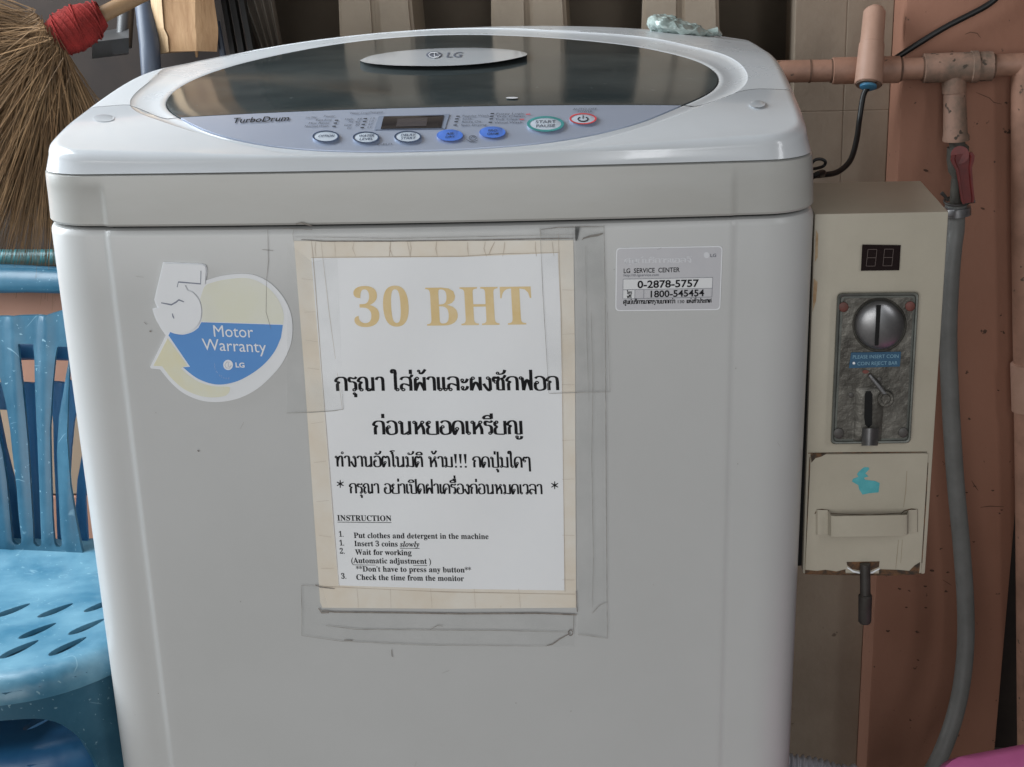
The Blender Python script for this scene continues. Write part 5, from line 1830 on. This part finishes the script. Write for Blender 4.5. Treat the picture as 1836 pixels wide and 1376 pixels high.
# dark board added as shade behind the broom, and black slats
bd = MB().box((-.95, .712, on_y(60, 520, .712)[2]), (-.287, .749, 1.2), .003)
tag(bd.build('shade_board', M['shadeboard'], smooth=False), 'dark brown board added for the shade on the wall behind the broom', 'board')
tr = MB().tube([on_y(-700, 462, .69), on_y(0, 462, .69), on_y(330, 461, .69)], .0098, 16)
for px in (-600, 300): tr.tube([on_y(px, 462, .69), Vector(on_y(px, 462, .69)) + Vector((0, .03, 0))], .006, 10)
tag(tr.build('teal_rail', M['tealrail']), 'dull teal rail along the board behind the stacked chairs', 'rail')
cr = thing('black_rack', on_y(415, 40, .66), 'black slatted rack leaning behind the timber post', 'rack')
for i, (xt, xb, w) in enumerate(((392, 412, 9), (407, 428, 10), (424, 446, 9))):
    a0, a1, b0, b1 = Vector(on_y(xt, -20, .66)), Vector(on_y(xt + w, -20, .66)), Vector(on_y(xb, 95, .64)), Vector(on_y(xb + w, 95, .64))
    ext = (b0 - a0) * 4.5
    MB().loft([[b0 + ext, b1 + ext, b1 + ext + Vector((0, .012, 0)), b0 + ext + Vector((0, .012, 0))], [b0, b1, b1 + Vector((0, .012, 0)), b0 + Vector((0, .012, 0))], [a0, a1, a1 + Vector((0, .012, 0)), a0 + Vector((0, .012, 0))]], True, True).build('slat', M['blackcrate'], cr, smooth=False)
be = MB().tube([on_y(389, 40, .65), on_y(398, 90, .64), on_y(440, 300, .63)], .0035, 8)
be.build('blue_edge', M['greypipe'], cr)
sh = MB()
a0, b0 = Vector(on_y(424, -20, .685)), Vector(on_y(470, 100, .665))
a1, b1 = Vector(on_y(487, -20, .685)), Vector(on_y(508, 100, .665))
nc = 36
top_, bot_ = [], []
for k in range(nc + 1):
    t = k / nc
    w = Vector((0, .0035 * math.sin(t * 2 * math.pi * 4), 0))
    top_.append(a0.lerp(a1, t) + w)
    bot_.append(b0.lerp(b1, t) + w)
bot2 = [b + (b - a) * 4.2 for a, b in zip(top_, bot_)]
bk_ = Vector((0, .004, 0))
nn_ = nc + 1
V_ = top_ + bot_ + bot2 + [p + bk_ for p in top_] + [p + bk_ for p in bot_] + [p + bk_ for p in bot2]
F_ = []
for r_ in (0, 1):
    for k in range(nc):
        F_.append((r_ * nn_ + k, r_ * nn_ + k + 1, (r_ + 1) * nn_ + k + 1, (r_ + 1) * nn_ + k))
        F_.append((3 * nn_ + r_ * nn_ + k, 3 * nn_ + (r_ + 1) * nn_ + k, 3 * nn_ + (r_ + 1) * nn_ + k + 1, 3 * nn_ + r_ * nn_ + k + 1))
sho = mesh_obj('corrugated_sheet', V_, F_, M['sheet'], None, True)
tag(sho, 'weathered brown corrugated sheet leaning in front of the vent wall', 'sheet')

# crumpled plastic wrapper on the lid corner
cpn = [Vector(on_top(x, y)) for x, y in ((1160, 56), (1285, 68))]
A_, B_ = cpn
pt = thing('plastic_wrapper', A_.lerp(B_, .5), 'crumpled cloudy green plastic wrapper on the rear right of the machine top', 'wrapper')
bm = bmesh.new()
bmesh.ops.create_icosphere(bm, subdivisions=5, radius=1)
d_ = (B_ - A_)
for v in bm.verts:
    p = v.co.copy()
    u = (p.x + 1) / 2
    hgt = (.0095 * (1 - u) + .003) * (1 if u < .8 else .8)
    w = .030 * (1 - .55 * u)
    q = A_ + d_ * u + Vector((0, 1, 0)) * (p.y * w) + Vector((0, 0, 1)) * (p.z * hgt + hgt * .72)
    nv = noise.noise_vector(q * 60) * .0028 + Vector((0, 0, 1)) * (abs(noise.noise(q * 95)) * -.006 + .001) + Vector((0, 0, 1)) * abs(noise.noise(q * 240)) * .0022
    v.co = q + nv
me = bpy.data.meshes.new('film')
bm.to_mesh(me)
bm.free()
link_mesh('film', me, M['soap'], pt, True, 14)
MB().tube([B_ + Vector((-.012, 0, .004)), B_ + Vector((0, 0, .006)), B_ + Vector((.004, .004, .002))], [.003, .0042, .002], 8).build('knot', M['soap'], pt)
